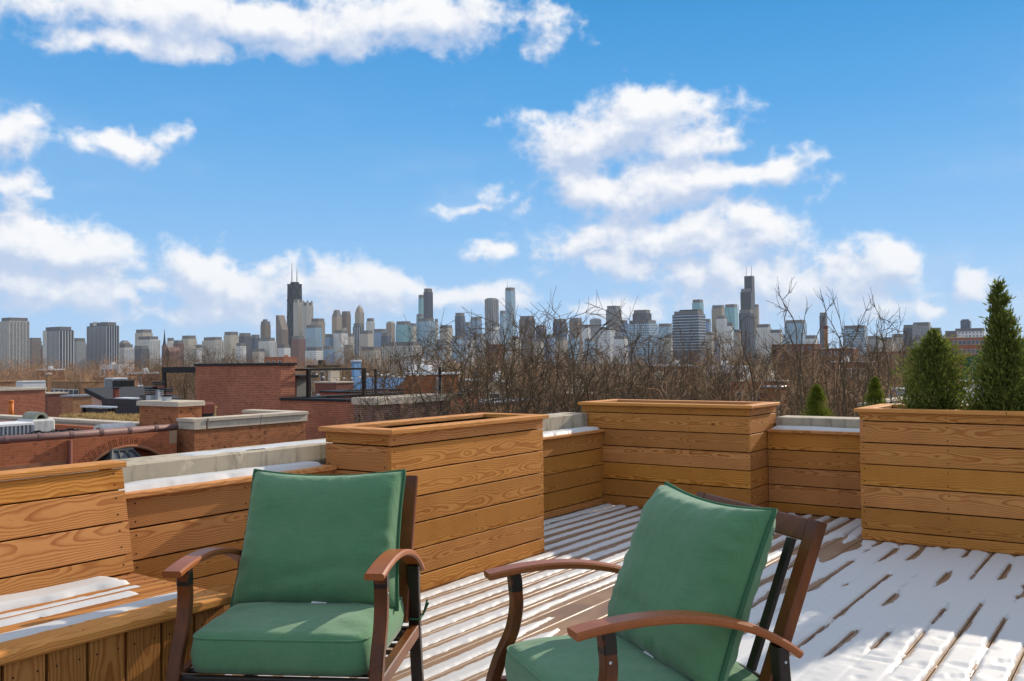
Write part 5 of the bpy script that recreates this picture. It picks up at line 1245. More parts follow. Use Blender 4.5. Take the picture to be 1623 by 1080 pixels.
# ------------------------------------------------------------------ skyline
plain('pier_white', (0.66, 0.62, 0.54), 0.8, 0.08, 0.05); plain('band_white', (0.50, 0.54, 0.56), 0.5, 0.1, 0.05); plain('roof_dark', (0.09, 0.09, 0.095), 0.8, 0.2, 0.05)
plain('steel_dark', (0.022, 0.026, 0.032), 0.5, 0.2, 0.05); plain('mast_grey', (0.30, 0.31, 0.33), 0.5, 0.2, 0.05); plain('pent_grey', (0.22, 0.21, 0.20), 0.8, 0.2, 0.08)
def tower(x0, x1, yt, D, style, label, ex=(), r=1.0, name='tower_block', cat='skyscraper'):
    x, y, wx, wy, z = foot(x0, x1, yt, D, r)
    t = thing(name, label, cat, (x, y, GROUND_Z), group='towers of the skyline')
    X0, X1, Y0, Y1 = x - wx / 2, x + wx / 2, y - wy / 2, y + wy / 2
    mat = 'facade_' + style
    kinds = [e[0] for e in ex]
    if 'slant' in kinds:
        e = ex[kinds.index('slant')]; zl = at((x0 + x1) / 2, e[1], D)[2]
        MB().prism([(X0, GROUND_Z), (X1, GROUND_Z), (X1, zl), (x - wx * .1, z), (X0, z)], 1, Y0, Y1).build('shaft', mat, t)
    elif 'taper' in kinds:
        e = ex[kinds.index('taper')]; k = e[1]
        b = [(x + a * wx / 2 * k, y + c * wy / 2 * k, GROUND_Z) for a, c in ((-1, -1), (1, -1), (1, 1), (-1, 1))]; u = [(x + a * wx / 2, y + c * wy / 2, z) for a, c in ((-1, -1), (1, -1), (1, 1), (-1, 1))]
        MB().add(b + u, [(3, 2, 1, 0), (4, 5, 6, 7), (0, 1, 5, 4), (1, 2, 6, 5), (2, 3, 7, 6), (3, 0, 4, 7)]).build('shaft', mat, t)
        br = MB(); H = z - GROUND_Z; n = 5                       # diagonal bracing on the two faces in view
        def fp(s, f, a):
            kk = k + (1 - k) * f; zz = GROUND_Z + H * f
            return (x + a * wx / 2 * kk, y - wy / 2 * kk - .8, zz) if s == 0 else (x + wx / 2 * kk + .8, y + a * wy / 2 * kk, zz)
        for s in (0, 1):
            for i in range(n):
                f0, f1 = i / n, (i + 1) / n
                br.tube([fp(s, f0, -1), fp(s, f1, 1)], 1.5, 4); br.tube([fp(s, f0, 1), fp(s, f1, -1)], 1.5, 4); br.tube([fp(s, f1, -1), fp(s, f1, 1)], 1.3, 4)
        br.build('cross_bracing', 'steel_dark', t)
    else:
        MB().box(X0, X1, Y0, Y1, GROUND_Z, z).build('shaft', mat, t)
    if not {'slant', 'taper', 'pyr'} & set(kinds):
        e = .05 * wx; MB().box(X0 + e, X1 - e, Y0 + e, Y1 - e, z, z + .012 * D * .3).build('roof_slab', 'pent_grey', t)
    if not {'slant', 'taper', 'pyr', 'p', 'turrets'} & set(kinds):
        rr_ = random.Random(int(x0 * 13)); f1, f2 = rr_.uniform(.3, .6), rr_.uniform(-.15, .15); zz = z + rr_.uniform(.0007, .0016) * D
        MB().box(x + f2 * wx - f1 * wx / 2, x + f2 * wx + f1 * wx / 2, y - f1 * wy / 2, y + f1 * wy / 2, z, zz).build('penthouse', 'pent_grey', t)
        a_ = rr_.uniform(-.4, .4); MB().box(x + a_ * wx - .06 * wx, x + a_ * wx + .06 * wx, y - .4 * wy, y - .2 * wy, z, z + .0009 * D).build('roof_unit', 'pent_grey', t)
    for e in ex:
        if e[0] == 'p':
            a, b, c, d2, zz = foot(e[1], e[2], e[3], D, r); c = min(c, wx * 1.15); d2 = min(d2, wy * 1.15)
            MB().box(a - c / 2, a + c / 2, b - d2 / 2, b + d2 / 2, z - 30 if len(e) > 5 else z, zz).build('penthouse', e[4] if len(e) > 4 else 'pent_grey', t)
        elif e[0] == 'm':
            p = at(e[1], yt, D); q = at(e[1], e[2], D); rr = e[3] if len(e) > 3 else 1.6
            MB().tube([(p[0], p[1], p[2] - 3), (q[0], q[1], p[2] + (q[2] - p[2]) * .45), (q[0], q[1], q[2])], [rr, rr * .8, rr * .35], 6).build('mast', 'mast_grey', t)
        elif e[0] == 'pyr':
            zz = at((x0 + x1) / 2, e[1], D)[2]; f = e[2] if len(e) > 2 else .1
            zm = z + (zz - z) * .55
            def ring(k, h): return [(x + a * wx / 2 * k, y + c * wy / 2 * k, h) for a, c in ((-1, -1), (1, -1), (1, 1), (-1, 1))]
            MB().add(ring(1, z) + ring(.72, zm) + ring(f, zz), [(0, 1, 5, 4), (1, 2, 6, 5), (2, 3, 7, 6), (3, 0, 4, 7), (4, 5, 9, 8), (5, 6, 10, 9), (6, 7, 11, 10), (7, 4, 8, 11), (8, 9, 10, 11)]).build('crown', e[3] if len(e) > 3 else mat, t)
        elif e[0] == 'pier':
            n = e[1]; pw = e[2] * wx / n; m = e[3] if len(e) > 3 else 'pier_white'
            for i in range(n + 1):
                xx = X0 + wx * i / n; MB().box(xx - pw / 2, xx + pw / 2, Y0 - .9, Y0 - .002, GROUND_Z, z - 2).build('pier', m, t)
            n2 = max(2, int(n * r))
            for i in range(1, n2 + 1):
                yy = Y0 + wy * i / n2; MB().box(X1 + .002, X1 + .9, yy - pw / 2, yy + pw / 2, GROUND_Z, z - 2).build('pier', m, t)
        elif e[0] == 'band':
            n = e[1]; H = min(z - GROUND_Z, e[3] if len(e) > 3 else 1e9); bh = e[2]
            for i in range(n):
                zz = z - H * (i + .5) / n; MB().box(X0 - .5, X1 + .5, Y0 - .5, Y1 + .5, zz - bh / 2, zz + bh / 2).build('floor_band', 'band_white', t)
        elif e[0] == 'side':                                     # blank pale end wall on the left part of the front
            xx = X0 + wx * e[1]; MB().box(X0 - .3, xx, Y0 - 1.2, Y0 - .91, GROUND_Z, z - 1).build('end_wall', 'pier_white', t)
        elif e[0] == 'turrets':
            for fx, fy in ((-.38, -.38), (.38, -.38), (-.38, .38), (.38, .38)):
                a, b = x + fx * wx, y + fy * wy; zz = at(x0, e[1], D)[2]; s = wx * .11
                tb_ = MB().box(a - s, a + s, b - s, b + s, z, z + (zz - z) * .6).build('turret', mat, t)
                MB().add([(a - s, b - s, z + (zz - z) * .6), (a + s, b - s, z + (zz - z) * .6), (a + s, b + s, z + (zz - z) * .6), (a - s, b + s, z + (zz - z) * .6), (a, b, zz)], [(0, 1, 4), (1, 2, 4), (2, 3, 4), (3, 0, 4)]).build('turret_roof', 'pent_grey', tb_)
    return t
TOWERS = [
 (3, 43.5, 509.5, 2500, 'mottled', 'wide mottled grey-beige tower at the left edge of the skyline', [('p', 17, 27, 504.5), ('pier', 6, .10)], 1.0),
 (44.5, 65, 541, 3000, 'brown', 'brown stepped tower beside the mottled one at the left edge', [('p', 48, 58, 538)], 1.0),
 (65, 73, 553, 2900, 'brickred', 'short brick block in the gap before the pale-ended striped tower', [], 1.0),
 (71, 114, 524, 2300, 'pane', 'striped tower with a blank pale left end and a penthouse', [('p', 88, 106, 518.5, 'pier_white'), ('pier', 13, .34), ('side', .26)], .45),
 (114.5, 135, 541.5, 2800, 'grey', 'pale grey block between the two striped towers', [('p', 119, 128, 539)], 1.0),
 (133, 142, 551, 3000, 'darkgrey', 'low dark block tucked against the dark striped tower', [], 1.0),
 (140, 186, 517, 2400, 'pane', 'dark striped tower with thin white piers and two roof boxes', [('p', 148, 155, 510.5, 'pier_white'), ('p', 160, 167, 510.5, 'pier_white'), ('pier', 15, .20)], .35),
 (186, 211, 551.5, 2500, 'white', 'low beige apartment block right of the dark striped tower', [('pier', 5, .3)], .7),
 (189, 206, 544.5, 2900, 'brown', 'brown domed block behind the low beige apartments', [('pyr', 540, .5, 'pent_grey')], 1.0),
 (212, 236, 553.5, 2600, 'darkgrey', 'dark low block left of the church spire', [], .6),
 (215, 241, 528, 3000, 'beige', 'beige tower with two roof boxes left of the church spire', [('p', 219, 226, 526), ('p', 231, 239, 526)], .8),
 (218, 252, 539, 2800, 'white', 'broad pale apartment slab just left of the church spire', [('pier', 8, .3)], .5),
 (265, 276, 541, 2900, 'white', 'pale slab just right of the church spire', [('pier', 4, .3)], .8),
 (275, 291, 545, 2700, 'brickred', 'pinkish brick block right of the church spire', [], .8),
 (288, 311, 537.5, 3000, 'beige', 'beige block with a ridged top between the spire and the wide pale block', [('p', 292, 306, 535)], .8),
 (311, 322, 552, 2900, 'white', 'low white block right of the ridged beige one', [], 1),
 (321.5, 353, 540, 2800, 'beige', 'wide pale block with dark strips above the tall brick building', [('pier', 8, .35), ('p', 330, 345, 538)], .5),
 (355, 378, 531.5, 3100, 'beige', 'stepped beige block left of the dark pair', [('p', 362, 373, 528.5)], .9),
 (374, 390, 549, 2600, 'white', 'small white block in front of the dark pair', [], .9),
 (378.5, 398, 533.5, 3200, 'darkgrey', 'dark grey block, left one of the dark pair', [], .9),
 (398, 412, 536, 3300, 'slate', 'dark blue block, right one of the dark pair', [('p', 401, 408, 534)], .9),
 (413, 428.8, 515, 3500, 'brown', 'slim brown tower with a roof box left of the slanted tower', [('p', 416.5, 424, 506.5, 'pent_grey')], 1.0),
 (411, 437, 541, 2900, 'white', 'white striped slab below the slim brown tower', [('pier', 7, .4)], .5),
 (437.5, 456.5, 500, 3700, 'brown', 'brown tower with a slanting top left of the black tapering tower', [('slant', 523)], .9),
 (455.8, 478, 451, 4050, 'dark', 'black tapering skyscraper with cross bracing and two tall masts', [('taper', 1.22), ('p', 460.5, 474, 447.6, 'steel_dark'), ('m', 462.6, 416.8, 2.6), ('m', 470.6, 424.5, 2.6)], 1.0),
 (465.5, 480, 480, 3950, 'beige', 'left half of the pale twin-topped tower beside the black skyscraper', [('turrets', 474), ('pier', 4, .25)], 1.0),
 (479.5, 496, 485, 3900, 'beige', 'right half of the pale twin-topped tower beside the black skyscraper', [('turrets', 476), ('pier', 4, .25)], 1.0),
 (493, 515, 510.5, 3600, 'tan', 'tan tower with a raised centre right of the twin-topped tower', [('p', 498, 510, 505.5, 'pent_grey')], .9),
 (484, 510.5, 520.5, 3100, 'glass', 'pale blue glass block in front of the tan raised-centre tower', [('p', 488, 500, 518.5)], .6),
 (462, 484, 538, 3000, 'brickred', 'dark brick block at the foot of the black skyscraper', [('p', 465, 478, 533, 'pent_grey')], .8),
 (515, 528, 535, 3200, 'blue', 'low blue glass block left of the crowned tower', [], 1.0),
 (526, 541.8, 502.5, 4000, 'tan', 'tan tower with a dark tapered crown', [('pyr', 491.8, .55, 'pent_grey')], 1.0),
 (541, 556, 499, 4100, 'brown', 'flat brown tower right of the crowned one', [], .8),
 (528, 551, 529, 3200, 'white', 'pale block below the crowned tower', [('p', 543, 549, 520, 'facade_beige')], .7),
 (550, 561, 534, 3300, 'beige', 'narrow beige block between the crowned and the domed tower', [], .8),
 (563, 576.8, 496, 4100, 'tan', 'tan tower with a rounded pointed top', [('pyr', 483.8, .12), ('pier', 4, .3)], 1.0),
 (559.5, 576.6, 518, 3500, 'slate', 'dark gridded block in front of the pointed tan tower', [('pier', 4, .16)], .7),
 (580.8, 593.3, 510, 3700, 'white', 'slim pale tower right of the pointed tan one', [('pier', 3, .3)], .8),
 (570, 592, 529.5, 3000, 'beige', 'beige block below the slim pale tower', [('p', 575, 585, 527)], .7),
 (592, 613, 527, 3300, 'blue', 'blue glass block right of the slim pale tower', [('p', 597, 606, 525)], .7),
 (612, 626, 512.5, 3600, 'tan', 'tan tower with rounded shoulders left of the teal block', [('pyr', 510, .7)], .8),
 (604, 620, 533, 3100, 'slate', 'low dark glass block left of the teal block', [], .7),
 (627, 652, 515, 3300, 'teal', 'teal glass block with a stepped top', [('p', 634, 648, 513.5, 'facade_teal')], .8),
 (650, 660, 518, 3500, 'beige', 'narrow beige tower between the teal block and the glass tower pair', [], 1.0),
 (663, 672.5, 473, 3900, 'teal', 'teal glass tower, left one of the tallest central pair', [], 1.0),
 (671.5, 685.7, 463, 3800, 'slate', 'dark striped tower, right one of the tallest central pair', [('pier', 4, .18, 'pent_grey')], 1.0),
 (659.7, 671.5, 503.5, 3600, 'teal', 'teal podium block on the left of the central pair', [], 1.0),
 (660, 689.5, 510, 3300, 'glass', 'pale glass block in front of the central pair', [('p', 668, 684, 507.5, 'facade_teal')], .7),
 (689, 694.5, 511, 3600, 'beige', 'thin beige tower right of the pale glass block', [], 1.0),
 (696.5, 717.8, 521, 3300, 'beige', 'beige cluster block above the cream roofs, left of the dark square tower', [('p', 702, 712, 519)], .8),
 (721, 737, 501.5, 3800, 'slate', 'dark square tower left of the pale broad tower', [('p', 725, 733, 500)], .9),
 (737, 746, 516, 3600, 'blue', 'small blue block right of the dark square tower', [], 1.0),
 (745, 764, 508.5, 3700, 'blue', 'blue-grey block left of the pale broad tower', [], .8),
 (768.7, 789.6, 474.5, 4200, 'grey', 'tall pale grey tower with sloped top edges', [('pyr', 473, .8), ('pier', 3, .2, 'pent_grey')], 1.0),
 (778, 792, 518, 3500, 'white', 'low pale block below the slope-topped tower', [], .9),
 (800.6, 816.8, 461.5, 4600, 'glass', 'tall blue glass tower with a spire', [('p', 800.8, 808.5, 457.6, 'facade_glass'), ('m', 804, 446, 1.8)], 1.0),
 (792, 802, 498, 4500, 'glass', 'lower glass shoulder of the spired glass tower', [], 1.0),
 (823, 848, 506.5, 3600, 'brown', 'dark brown gridded block behind the bare tree tops', [('pier', 7, .2, 'pent_grey')], .8),
 (849, 866, 521, 3700, 'darkgrey', 'low dark block right of the brown gridded one', [], .8),
 (876, 899, 511, 3800, 'slate', 'slate block behind the largest bare tree, left side', [], .8),
 (902, 923, 509.5, 3700, 'brown', 'dark brown block behind the largest bare tree', [], .8),
 (922, 936, 520, 3500, 'white', 'low white block behind the largest bare tree, right side', [], .8),
 (934.6, 953, 507, 3900, 'grey', 'grey block with a shallow ridge right of the largest bare tree', [('pyr', 505, .6)], .9),
 (961, 984.5, 490.5, 4000, 'grey', 'tall plain grey tower right of the largest bare tree', [('pier', 5, .3, 'pent_grey')], .9),
 (948, 975, 524, 3200, 'white', 'pale low block below the tall plain grey tower', [('band', 6, 2.4, 60)], .8),
 (984, 995, 513, 3700, 'blue', 'narrow blue tower beside the banded glass office', [], 1.0),
 (1003, 1032, 497, 3800, 'darkgrey', 'broad dark grey tower behind the banded glass office', [('pier', 8, .2, 'pent_grey')], .7),
 (995, 1042, 513.5, 1900, 'glass', 'banded glass office block with a dark top, in front of the broad dark tower', [('band', 11, 1.3, 55), ('p', 1001, 1037, 512, 'roof_dark')], .8),
 (1043, 1066, 518.5, 3300, 'glass', 'hazy blue block between the two banded offices', [('p', 1053, 1060, 517)], .7),
 (1066, 1117.5, 499, 2000, 'slate', 'large banded office block with a dark crown', [('band', 13, 1.5, 80), ('p', 1077, 1112, 491.5, 'roof_dark')], .6),
 (1097, 1115, 480.5, 4300, 'teal', 'pale green stepped tower behind the large banded office', [('p', 1100, 1111, 478, 'facade_teal')], 1.0),
 (1117, 1127, 511, 3400, 'blue', 'low blue block right of the large banded office', [], 1.0),
 (1128, 1149, 489.5, 4300, 'tan', 'tan-grey tower with two thin masts', [('m', 1132, 481.5, 1.2), ('m', 1145, 481.5, 1.2)], .8),
 (1136, 1151.5, 506, 3600, 'white', 'white tower below the tan two-masted one', [('pier', 4, .3)], .8),
 (1148.5, 1169.5, 488, 3900, 'teal', 'pale teal glass tower left of the tallest black one', [('p', 1153, 1164, 486, 'facade_teal')], .9),
 (1152, 1162, 517, 3000, 'white', 'small white block below the pale teal tower', [], 1.0),
 (1173.8, 1196, 463.5, 5300, 'dark', 'tallest black stepped skyscraper with two white masts', [('p', 1179.7, 1195.5, 438.2, 'facade_dark'), ('m', 1182.6, 421.5, 2.8), ('m', 1190.9, 421.5, 2.8)], 1.0),
 (1171.5, 1194.5, 496.5, 3300, 'slate', 'dark glass block in front of the tallest black skyscraper', [('pier', 6, .14, 'pent_grey')], .8),
 (1195, 1203, 488, 4600, 'tan', 'slim tan tower against the right of the tallest black skyscraper', [], 1.0),
 (1199, 1222, 519.5, 2600, 'white', 'white block right of the tallest black skyscraper', [('pier', 6, .3)], .7),
 (1220, 1240, 528, 2200, 'white', 'low white apartment block left of the budding tree', [('pier', 5, .35)], .7),
 (1244, 1278, 513, 2600, 'glass', 'pale teal block with a dark roof behind the budding tree', [('p', 1252, 1272, 510.5, 'roof_dark')], .7),
 (1299, 1311, 501, 3600, 'darkgrey', 'narrow dark tower behind the budding tree', [], 1.0),
 (1337, 1374, 521.5, 1500, 'glass', 'greenish glass block right of the factory chimney', [('band', 7, .8, 30)], .6),
 (1432, 1449, 520.5, 2300, 'darkgrey', 'dark low block left of the rounded shrub top', [], .8),
 (1447, 1475, 516.5, 2200, 'grey', 'grey block with a raised end above the rounded shrub', [('p', 1447, 1454, 514, 'facade_grey')], .7),
 (1474, 1492, 525, 2000, 'slate', 'low dark block right of the rounded shrub top', [], .7),
 (1523, 1538.5, 508.5, 2800, 'slate', 'lone dark rounded-top tower at the far right', [('pyr', 506.5, .75)], 1.0),
 (1514, 1560, 526, 900, 'white', 'long low cream block with rooftop boxes at the far right', [('p', 1545, 1556, 524, 'pent_grey')], .5),
 (1498, 1518, 530, 850, 'brown', 'low brown block left of the long cream one at the far right', [], .6),
 (604, 632, 548, 1500, 'tan', 'dark-windowed office block, left wing, below the teal block', [('pier', 7, .35), ('p', 613, 626, 546.5)], .5),
 (626, 667, 547.5, 1450, 'tan', 'long pinkish office block with square windows below the glass pair', [('pier', 11, .35), ('band', 4, 1.2, 18), ('p', 634, 650, 545)], .5),
 (570, 604, 555, 1600, 'tan', 'low pinkish office block with a white roof, left of the long one', [('pier', 9, .35)], .5),
 (484, 512, 556, 1500, 'white', 'low white depot below the pale blue glass block', [], .6),
 (440, 460, 552, 1900, 'white', 'low white block below the slanted brown tower', [], .8)]
for a in TOWERS:
    tower(*a[:6], ex=a[6], r=a[7])
# low hazy blocks filling the skyline between the towers, each its own
rf_ = random.Random(5)
FILL = [(a_, b_, c_ + 6) for a_, b_, c_ in [(400, 420, 552), (512, 530, 548), (545, 560, 546), (692, 706, 538), (716, 736, 532), (738, 752, 534), (752, 770, 528), (806, 826, 533), (846, 862, 536), (862, 880, 530), (880, 900, 534), (900, 918, 530), (926, 944, 536),
        (972, 996, 532), (1040, 1052, 534), (1052, 1068, 530), (1116, 1132, 526), (1124, 1140, 534), (1164, 1176, 522), (1196, 1206, 530), (1236, 1248, 530), (1276, 1296, 531), (1374, 1396, 532), (1396, 1416, 534), (1414, 1434, 529)]]
names_ = ['beige', 'grey', 'white', 'glass', 'tan', 'blue']
ords = 'first second third fourth fifth sixth seventh eighth ninth tenth eleventh twelfth thirteenth fourteenth fifteenth sixteenth seventeenth eighteenth nineteenth twentieth twenty-first twenty-second twenty-third twenty-fourth twenty-fifth'.split()
for i, (a, b, yt) in enumerate(FILL):
    tower(a, b, yt, 2300 + rf_.random() * 900, names_[(i * 5 + i // 4) % 6], 'low hazy block at the foot of the skyline, %s from the left' % ords[i], [('p', a + 3, a + 9, yt - 2)], .8)
# church with spire
x, y, wx, wy, z = foot(256.5, 265, 548, 1900, 1.0); zt = at(260.6, 522, 1900)[2]
chh = thing('church', 'church with a slim dark spire on a brick tower', 'church', (x, y, GROUND_Z))
MB().box(x - wx / 2, x + wx / 2, y - wy / 2, y + wy / 2, GROUND_Z, z).build('bell_tower', 'facade_brickred', chh)
MB().lathe([(wx * .52, z), (wx * .34, z + (zt - z) * .18), (wx * .20, z + (zt - z) * .5), (.25, zt)], x, y, 8).build('spire', 'roof_dark', chh)
MB().prism([(x - wx * 1.0, GROUND_Z), (x + wx * 1.3, GROUND_Z), (x + wx * 1.3, z - 12), (x + wx * .15, z - 3), (x - wx * 1.0, z - 12)], 1, y + wy * .6, y + wy * 4).build('nave', 'facade_brickred', chh)

# ------------------------------------------------------------------ bare trees
def grow_tree(seed, H, crown=.66, rx=.30, n=1500, step=.36, kill=.62, stems=1, twigs=4, tl=.95, tr=.010, trunk=.17, fan=-.25):
    """space colonisation: branches grow towards points scattered in the crown; radii follow the pipe model.
    returns polylines (points, radii, sides) of the thick limbs and of the branches and twigs; base at the origin"""
    rng = np.random.RandomState(seed)
    zc, rz_, rx_ = H * (1 - crown / 2), H * crown / 2, H * rx
    P = []
    lob = rng.normal(size=(7, 3)); lob /= np.linalg.norm(lob, axis=1)[:, None]; la = rng.uniform(.75, 1.12, 7)
    while len(P) < n:
        q = rng.uniform(-1, 1, 3); r = np.linalg.norm(q)
        if r > 1 or r < .12: continue
        u = q / r; lim = np.max(np.where(lob @ u > .35, la, .72))
        if r > (1.0 if fan > 0 else lim) or (q[2] < -.2 and r > .85 and rng.rand() < .5): continue
        w_ = 1 + fan * (q[2] if fan > 0 else max(0, q[2])); P.append((q[0] * rx_ * w_, q[1] * rx_ * w_, zc + q[2] * rz_ * (1 - (.12 * (q[0] ** 2 + q[1] ** 2) if fan > 0 else 0))))
    A = np.array(P)
    nodes = []; par = []
    for s_ in range(stems):
        a = s_ * 6.283 / stems + seed; nodes.append(np.zeros(3) + (0 if stems == 1 else .15) * np.array([math.cos(a), math.sin(a), 0])); par.append(-1)
        d = np.array([math.cos(a) * (.22 if stems > 1 else .04), math.sin(a) * (.22 if stems > 1 else .04), 1.0])
        z = 0
        while nodes[-1][2] < H * (1 - crown) * (.92 if stems == 1 else .75):
            d = d + rng.normal(size=3) * .07; d /= np.linalg.norm(d); par.append(len(nodes) - 1); nodes.append(nodes[-1] + d * step * 1.4)
    nodes = list(nodes); nn = np.array(nodes)
    D2 = ((A[:, None, :] - nn[None]) ** 2).sum(2); near = D2.argmin(1); dmin = D2.min(1)
    alive = np.ones(len(A), bool)
    for it in range(120):
        ids = np.where(alive)[0]
        if len(ids) < 4: break
        gi = near[ids]; vec = A[ids] - np.array(nodes)[gi]; vec /= np.linalg.norm(vec, axis=1)[:, None] + 1e-9
        base = len(nodes); new = []
        u, inv = np.unique(gi, return_inverse=True); S = np.zeros((len(u), 3)); np.add.at(S, inv, vec)
        for k_, nd in enumerate(u):
            d = S[k_]; l = np.linalg.norm(d)
            if l < 1e-6: continue
            d = d / l; pd = nodes[nd] - nodes[par[nd]] if par[nd] >= 0 else np.array([0, 0, 1.0]); pd = pd / (np.linalg.norm(pd) + 1e-9)
            d = d + .35 * pd + np.array([0, 0, .10]) + rng.normal(size=3) * .16; d /= np.linalg.norm(d)
            q = nodes[nd] + d * step; new.append(q); par.append(int(nd))
        if not new: break
        nodes.extend(new); Nw = np.array(new)
        d2 = ((A[ids][:, None, :] - Nw[None]) ** 2).sum(2); j_ = d2.argmin(1); m_ = d2.min(1)
        bet = m_ < dmin[ids]; near[ids[bet]] = base + j_[bet]; dmin[ids[bet]] = m_[bet]
        alive &= dmin > kill ** 2
        if it > 60 and len(ids) < .02 * n: break
    N_n = len(nodes); kids = [[] for _ in range(N_n)]
    for i_, p_ in enumerate(par):
        if p_ >= 0: kids[p_].append(i_)
    rad = np.zeros(N_n); ex = 2.35
    for i_ in range(N_n - 1, -1, -1):
        rad[i_] = tr ** ex if not kids[i_] else sum(rad[k_] for k_ in kids[i_])
    rad = rad ** (1 / ex); root = max(rad[i_] for i_ in range(N_n) if par[i_] < 0); rad = np.maximum(tr, rad * (1 + (trunk / root - 1) * np.clip((rad - tr) / (root - tr + 1e-9), 0, 1)))
    thick = []; thin = []; started = [(i_, -1) for i_ in range(N_n) if par[i_] < 0]
    while started:
        i_, p_ = started.pop(); pts = []; rr = []
        if p_ >= 0: pts.append(nodes[p_]); rr.append(min(rad[p_], rad[i_] * 1.15))
        c_ = i_
        while True:
            pts.append(nodes[c_]); rr.append(rad[c_])
            if not kids[c_]: break
            ks = sorted(kids[c_], key=lambda k_: -rad[k_]); 
            for k_ in ks[1:]: started.append((k_, c_))
            c_ = ks[0]
        pts = [Vector(p) for p in pts]
        cut = next((k_ for k_, r_ in enumerate(rr) if r_ < trunk * .28), len(rr))
        if cut >= 2: thick.append((pts[:cut + 1], rr[:cut + 1], 6))
        if cut < len(rr) - 1: lo = max(0, cut - (0 if cut >= 2 else cut)); thin.append((pts[lo:], rr[lo:], 4 if rr[lo] > .03 else 3))
    for i_ in range(N_n):                                   # fine twigs on the outer branchlets
        if rad[i_] < tr * 2.1 and par[i_] >= 0:
            pd = nodes[i_] - nodes[par[i_]]; pd = pd / np.linalg.norm(pd)
            for k_ in range(twigs if not kids[i_] else (1 if rng.rand() < .75 else 0)):
                d = pd + rng.normal(size=3) * .50 + np.array([0, 0, .12]); d /= np.linalg.norm(d); l = tl * rng.uniform(.5, 1.2); e_ = d + rng.normal(size=3) * .4 + np.array([0, 0, .10])
                m_ = nodes[i_] + d * l * .5; thin.append(([Vector(nodes[i_]), Vector(m_), Vector(m_ + e_ / np.linalg.norm(e_) * l * .5)], [tr * .8, tr * .65, tr * .4], 3))
    return thick, thin
def lines_mesh(name, lines, mat, rscale=1.0, nmax=9, rmin=0.0):
    mb = MB()
    for pts, rad, n in lines: mb.tube(pts, [max(x * rscale, rmin) for x in rad], min(n, nmax), False)
    me = bpy.data.meshes.new(name); me.from_pydata(mb.v, [], mb.f); me.materials.append(M[mat]); me.update(); return me
KIND = {}
def tree_kind(key, tw='twig_tan', **kw):
    a, b = grow_tree(**kw)
    KIND[key] = (lines_mesh('trunk', a, 'bark_grey'), lines_mesh('crown', b, tw, rmin=.0060), kw['H'])
tree_kind('vase', seed=4, H=16, crown=.72, rx=.33, n=2000, stems=3, fan=.22, trunk=.22, tr=.0125)
tree_kind('tall', seed=9, H=16, crown=.66, rx=.27, n=1900, stems=1, trunk=.25, tr=.0125)
tree_kind('wide', seed=15, H=16, crown=.66, rx=.40, n=2100, stems=1, trunk=.26, tr=.0125)
tree_kind('bud', seed=23, H=16, crown=.74, rx=.30, n=1300, kill=.66, stems=4, fan=.42, trunk=.19, tr=.0135, twigs=4, tl=.6)
def tree(px, top, D, key, label, rz=0.0, lean=None, group='bare street trees'):
    b = at(px, 600, D); zt = at(px, top, D)[2]; h = zt - GROUND_Z; tm, cm, H = KIND[key]
    t = thing('bare_tree', label, 'tree', (b[0], b[1], GROUND_Z), rz, group=group); s = h / H
    for nm, me in (('trunk', tm), ('crown', cm)):
        o = link_mesh(nm, me, t); o.scale = (s * (lean or 1), s * (lean or 1), s)
    return t
tree(862, 500, 31, 'tall', 'bare forked tree with a dark trunk left of the corner planter', 2.1)
tree(906, 474, 36, 'vase', 'largest bare tree, rising behind the left end of the corner planter', .4)
tree(788, 488, 33, 'wide', 'bare spreading tree below the tall tower with the sloped top edges', 1.2)
tree(748, 504, 37, 'vase', 'bare many-stemmed tree above the broad snowy roof', 3.5)
tree(668, 588, 25, 'wide', 'dark bare branches in front of the brown brick building', 5.1, .8)
tree(1292, 446, 30, 'bud', 'budding bare tree with many upright stems right of the corner planter', .9, .72)
tree(1396, 486, 32, 'bud', 'budding bare tree leaning behind the far dwarf spruce', 4.4, .55)
tree(1092, 515, 62, 'vase', 'bare rounded tree in front of the large banded office', 2.0)
tree(1156, 522, 66, 'wide', 'bare tree below the pale teal tower', .2)
tree(1018, 535, 58, 'tall', 'bare twiggy tree below the banded glass office', 4.0)
tree(962, 540, 50, 'wide', 'bare low tree just right of the largest one', 2.9)
tree(1222, 535, 55, 'vase', 'bare tree left of the budding tree', 5.6)
tree(575, 548, 100, 'tall', 'bare tree standing above the blue roof', .6, .8)
tree(535, 558, 110, 'wide', 'bare tree above the cream building with the dark roof edge', 3.0)
tree(300, 541, 130, 'vase', 'bare tree above the left pergola', 1.0); tree(345, 544, 135, 'wide', 'bare tree above the left end of the tall brick building', 2.2)
tree(383, 550, 150, 'tall', 'bare tree above the right end of the tall brick building', 4.2); tree(255, 556, 160, 'wide', 'bare tree left of the left pergola', 5.0)
tree(1450, 525, 75, 'wide', 'bare tree behind the rounded shrub', 3.3); tree(1350, 528, 58, 'vase', 'bare twiggy tree behind the budding trees', 1.7)
tree(205, 575, 85, 'tall', 'reddish bare tree behind the black-roofed house', 2.6); tree(128, 590, 70, 'wide', 'thin bare tree behind the small tan brick block', 1.9, .7)
tree(700, 530, 62, 'wide', 'bare tree below the pale glass block', 3.8)

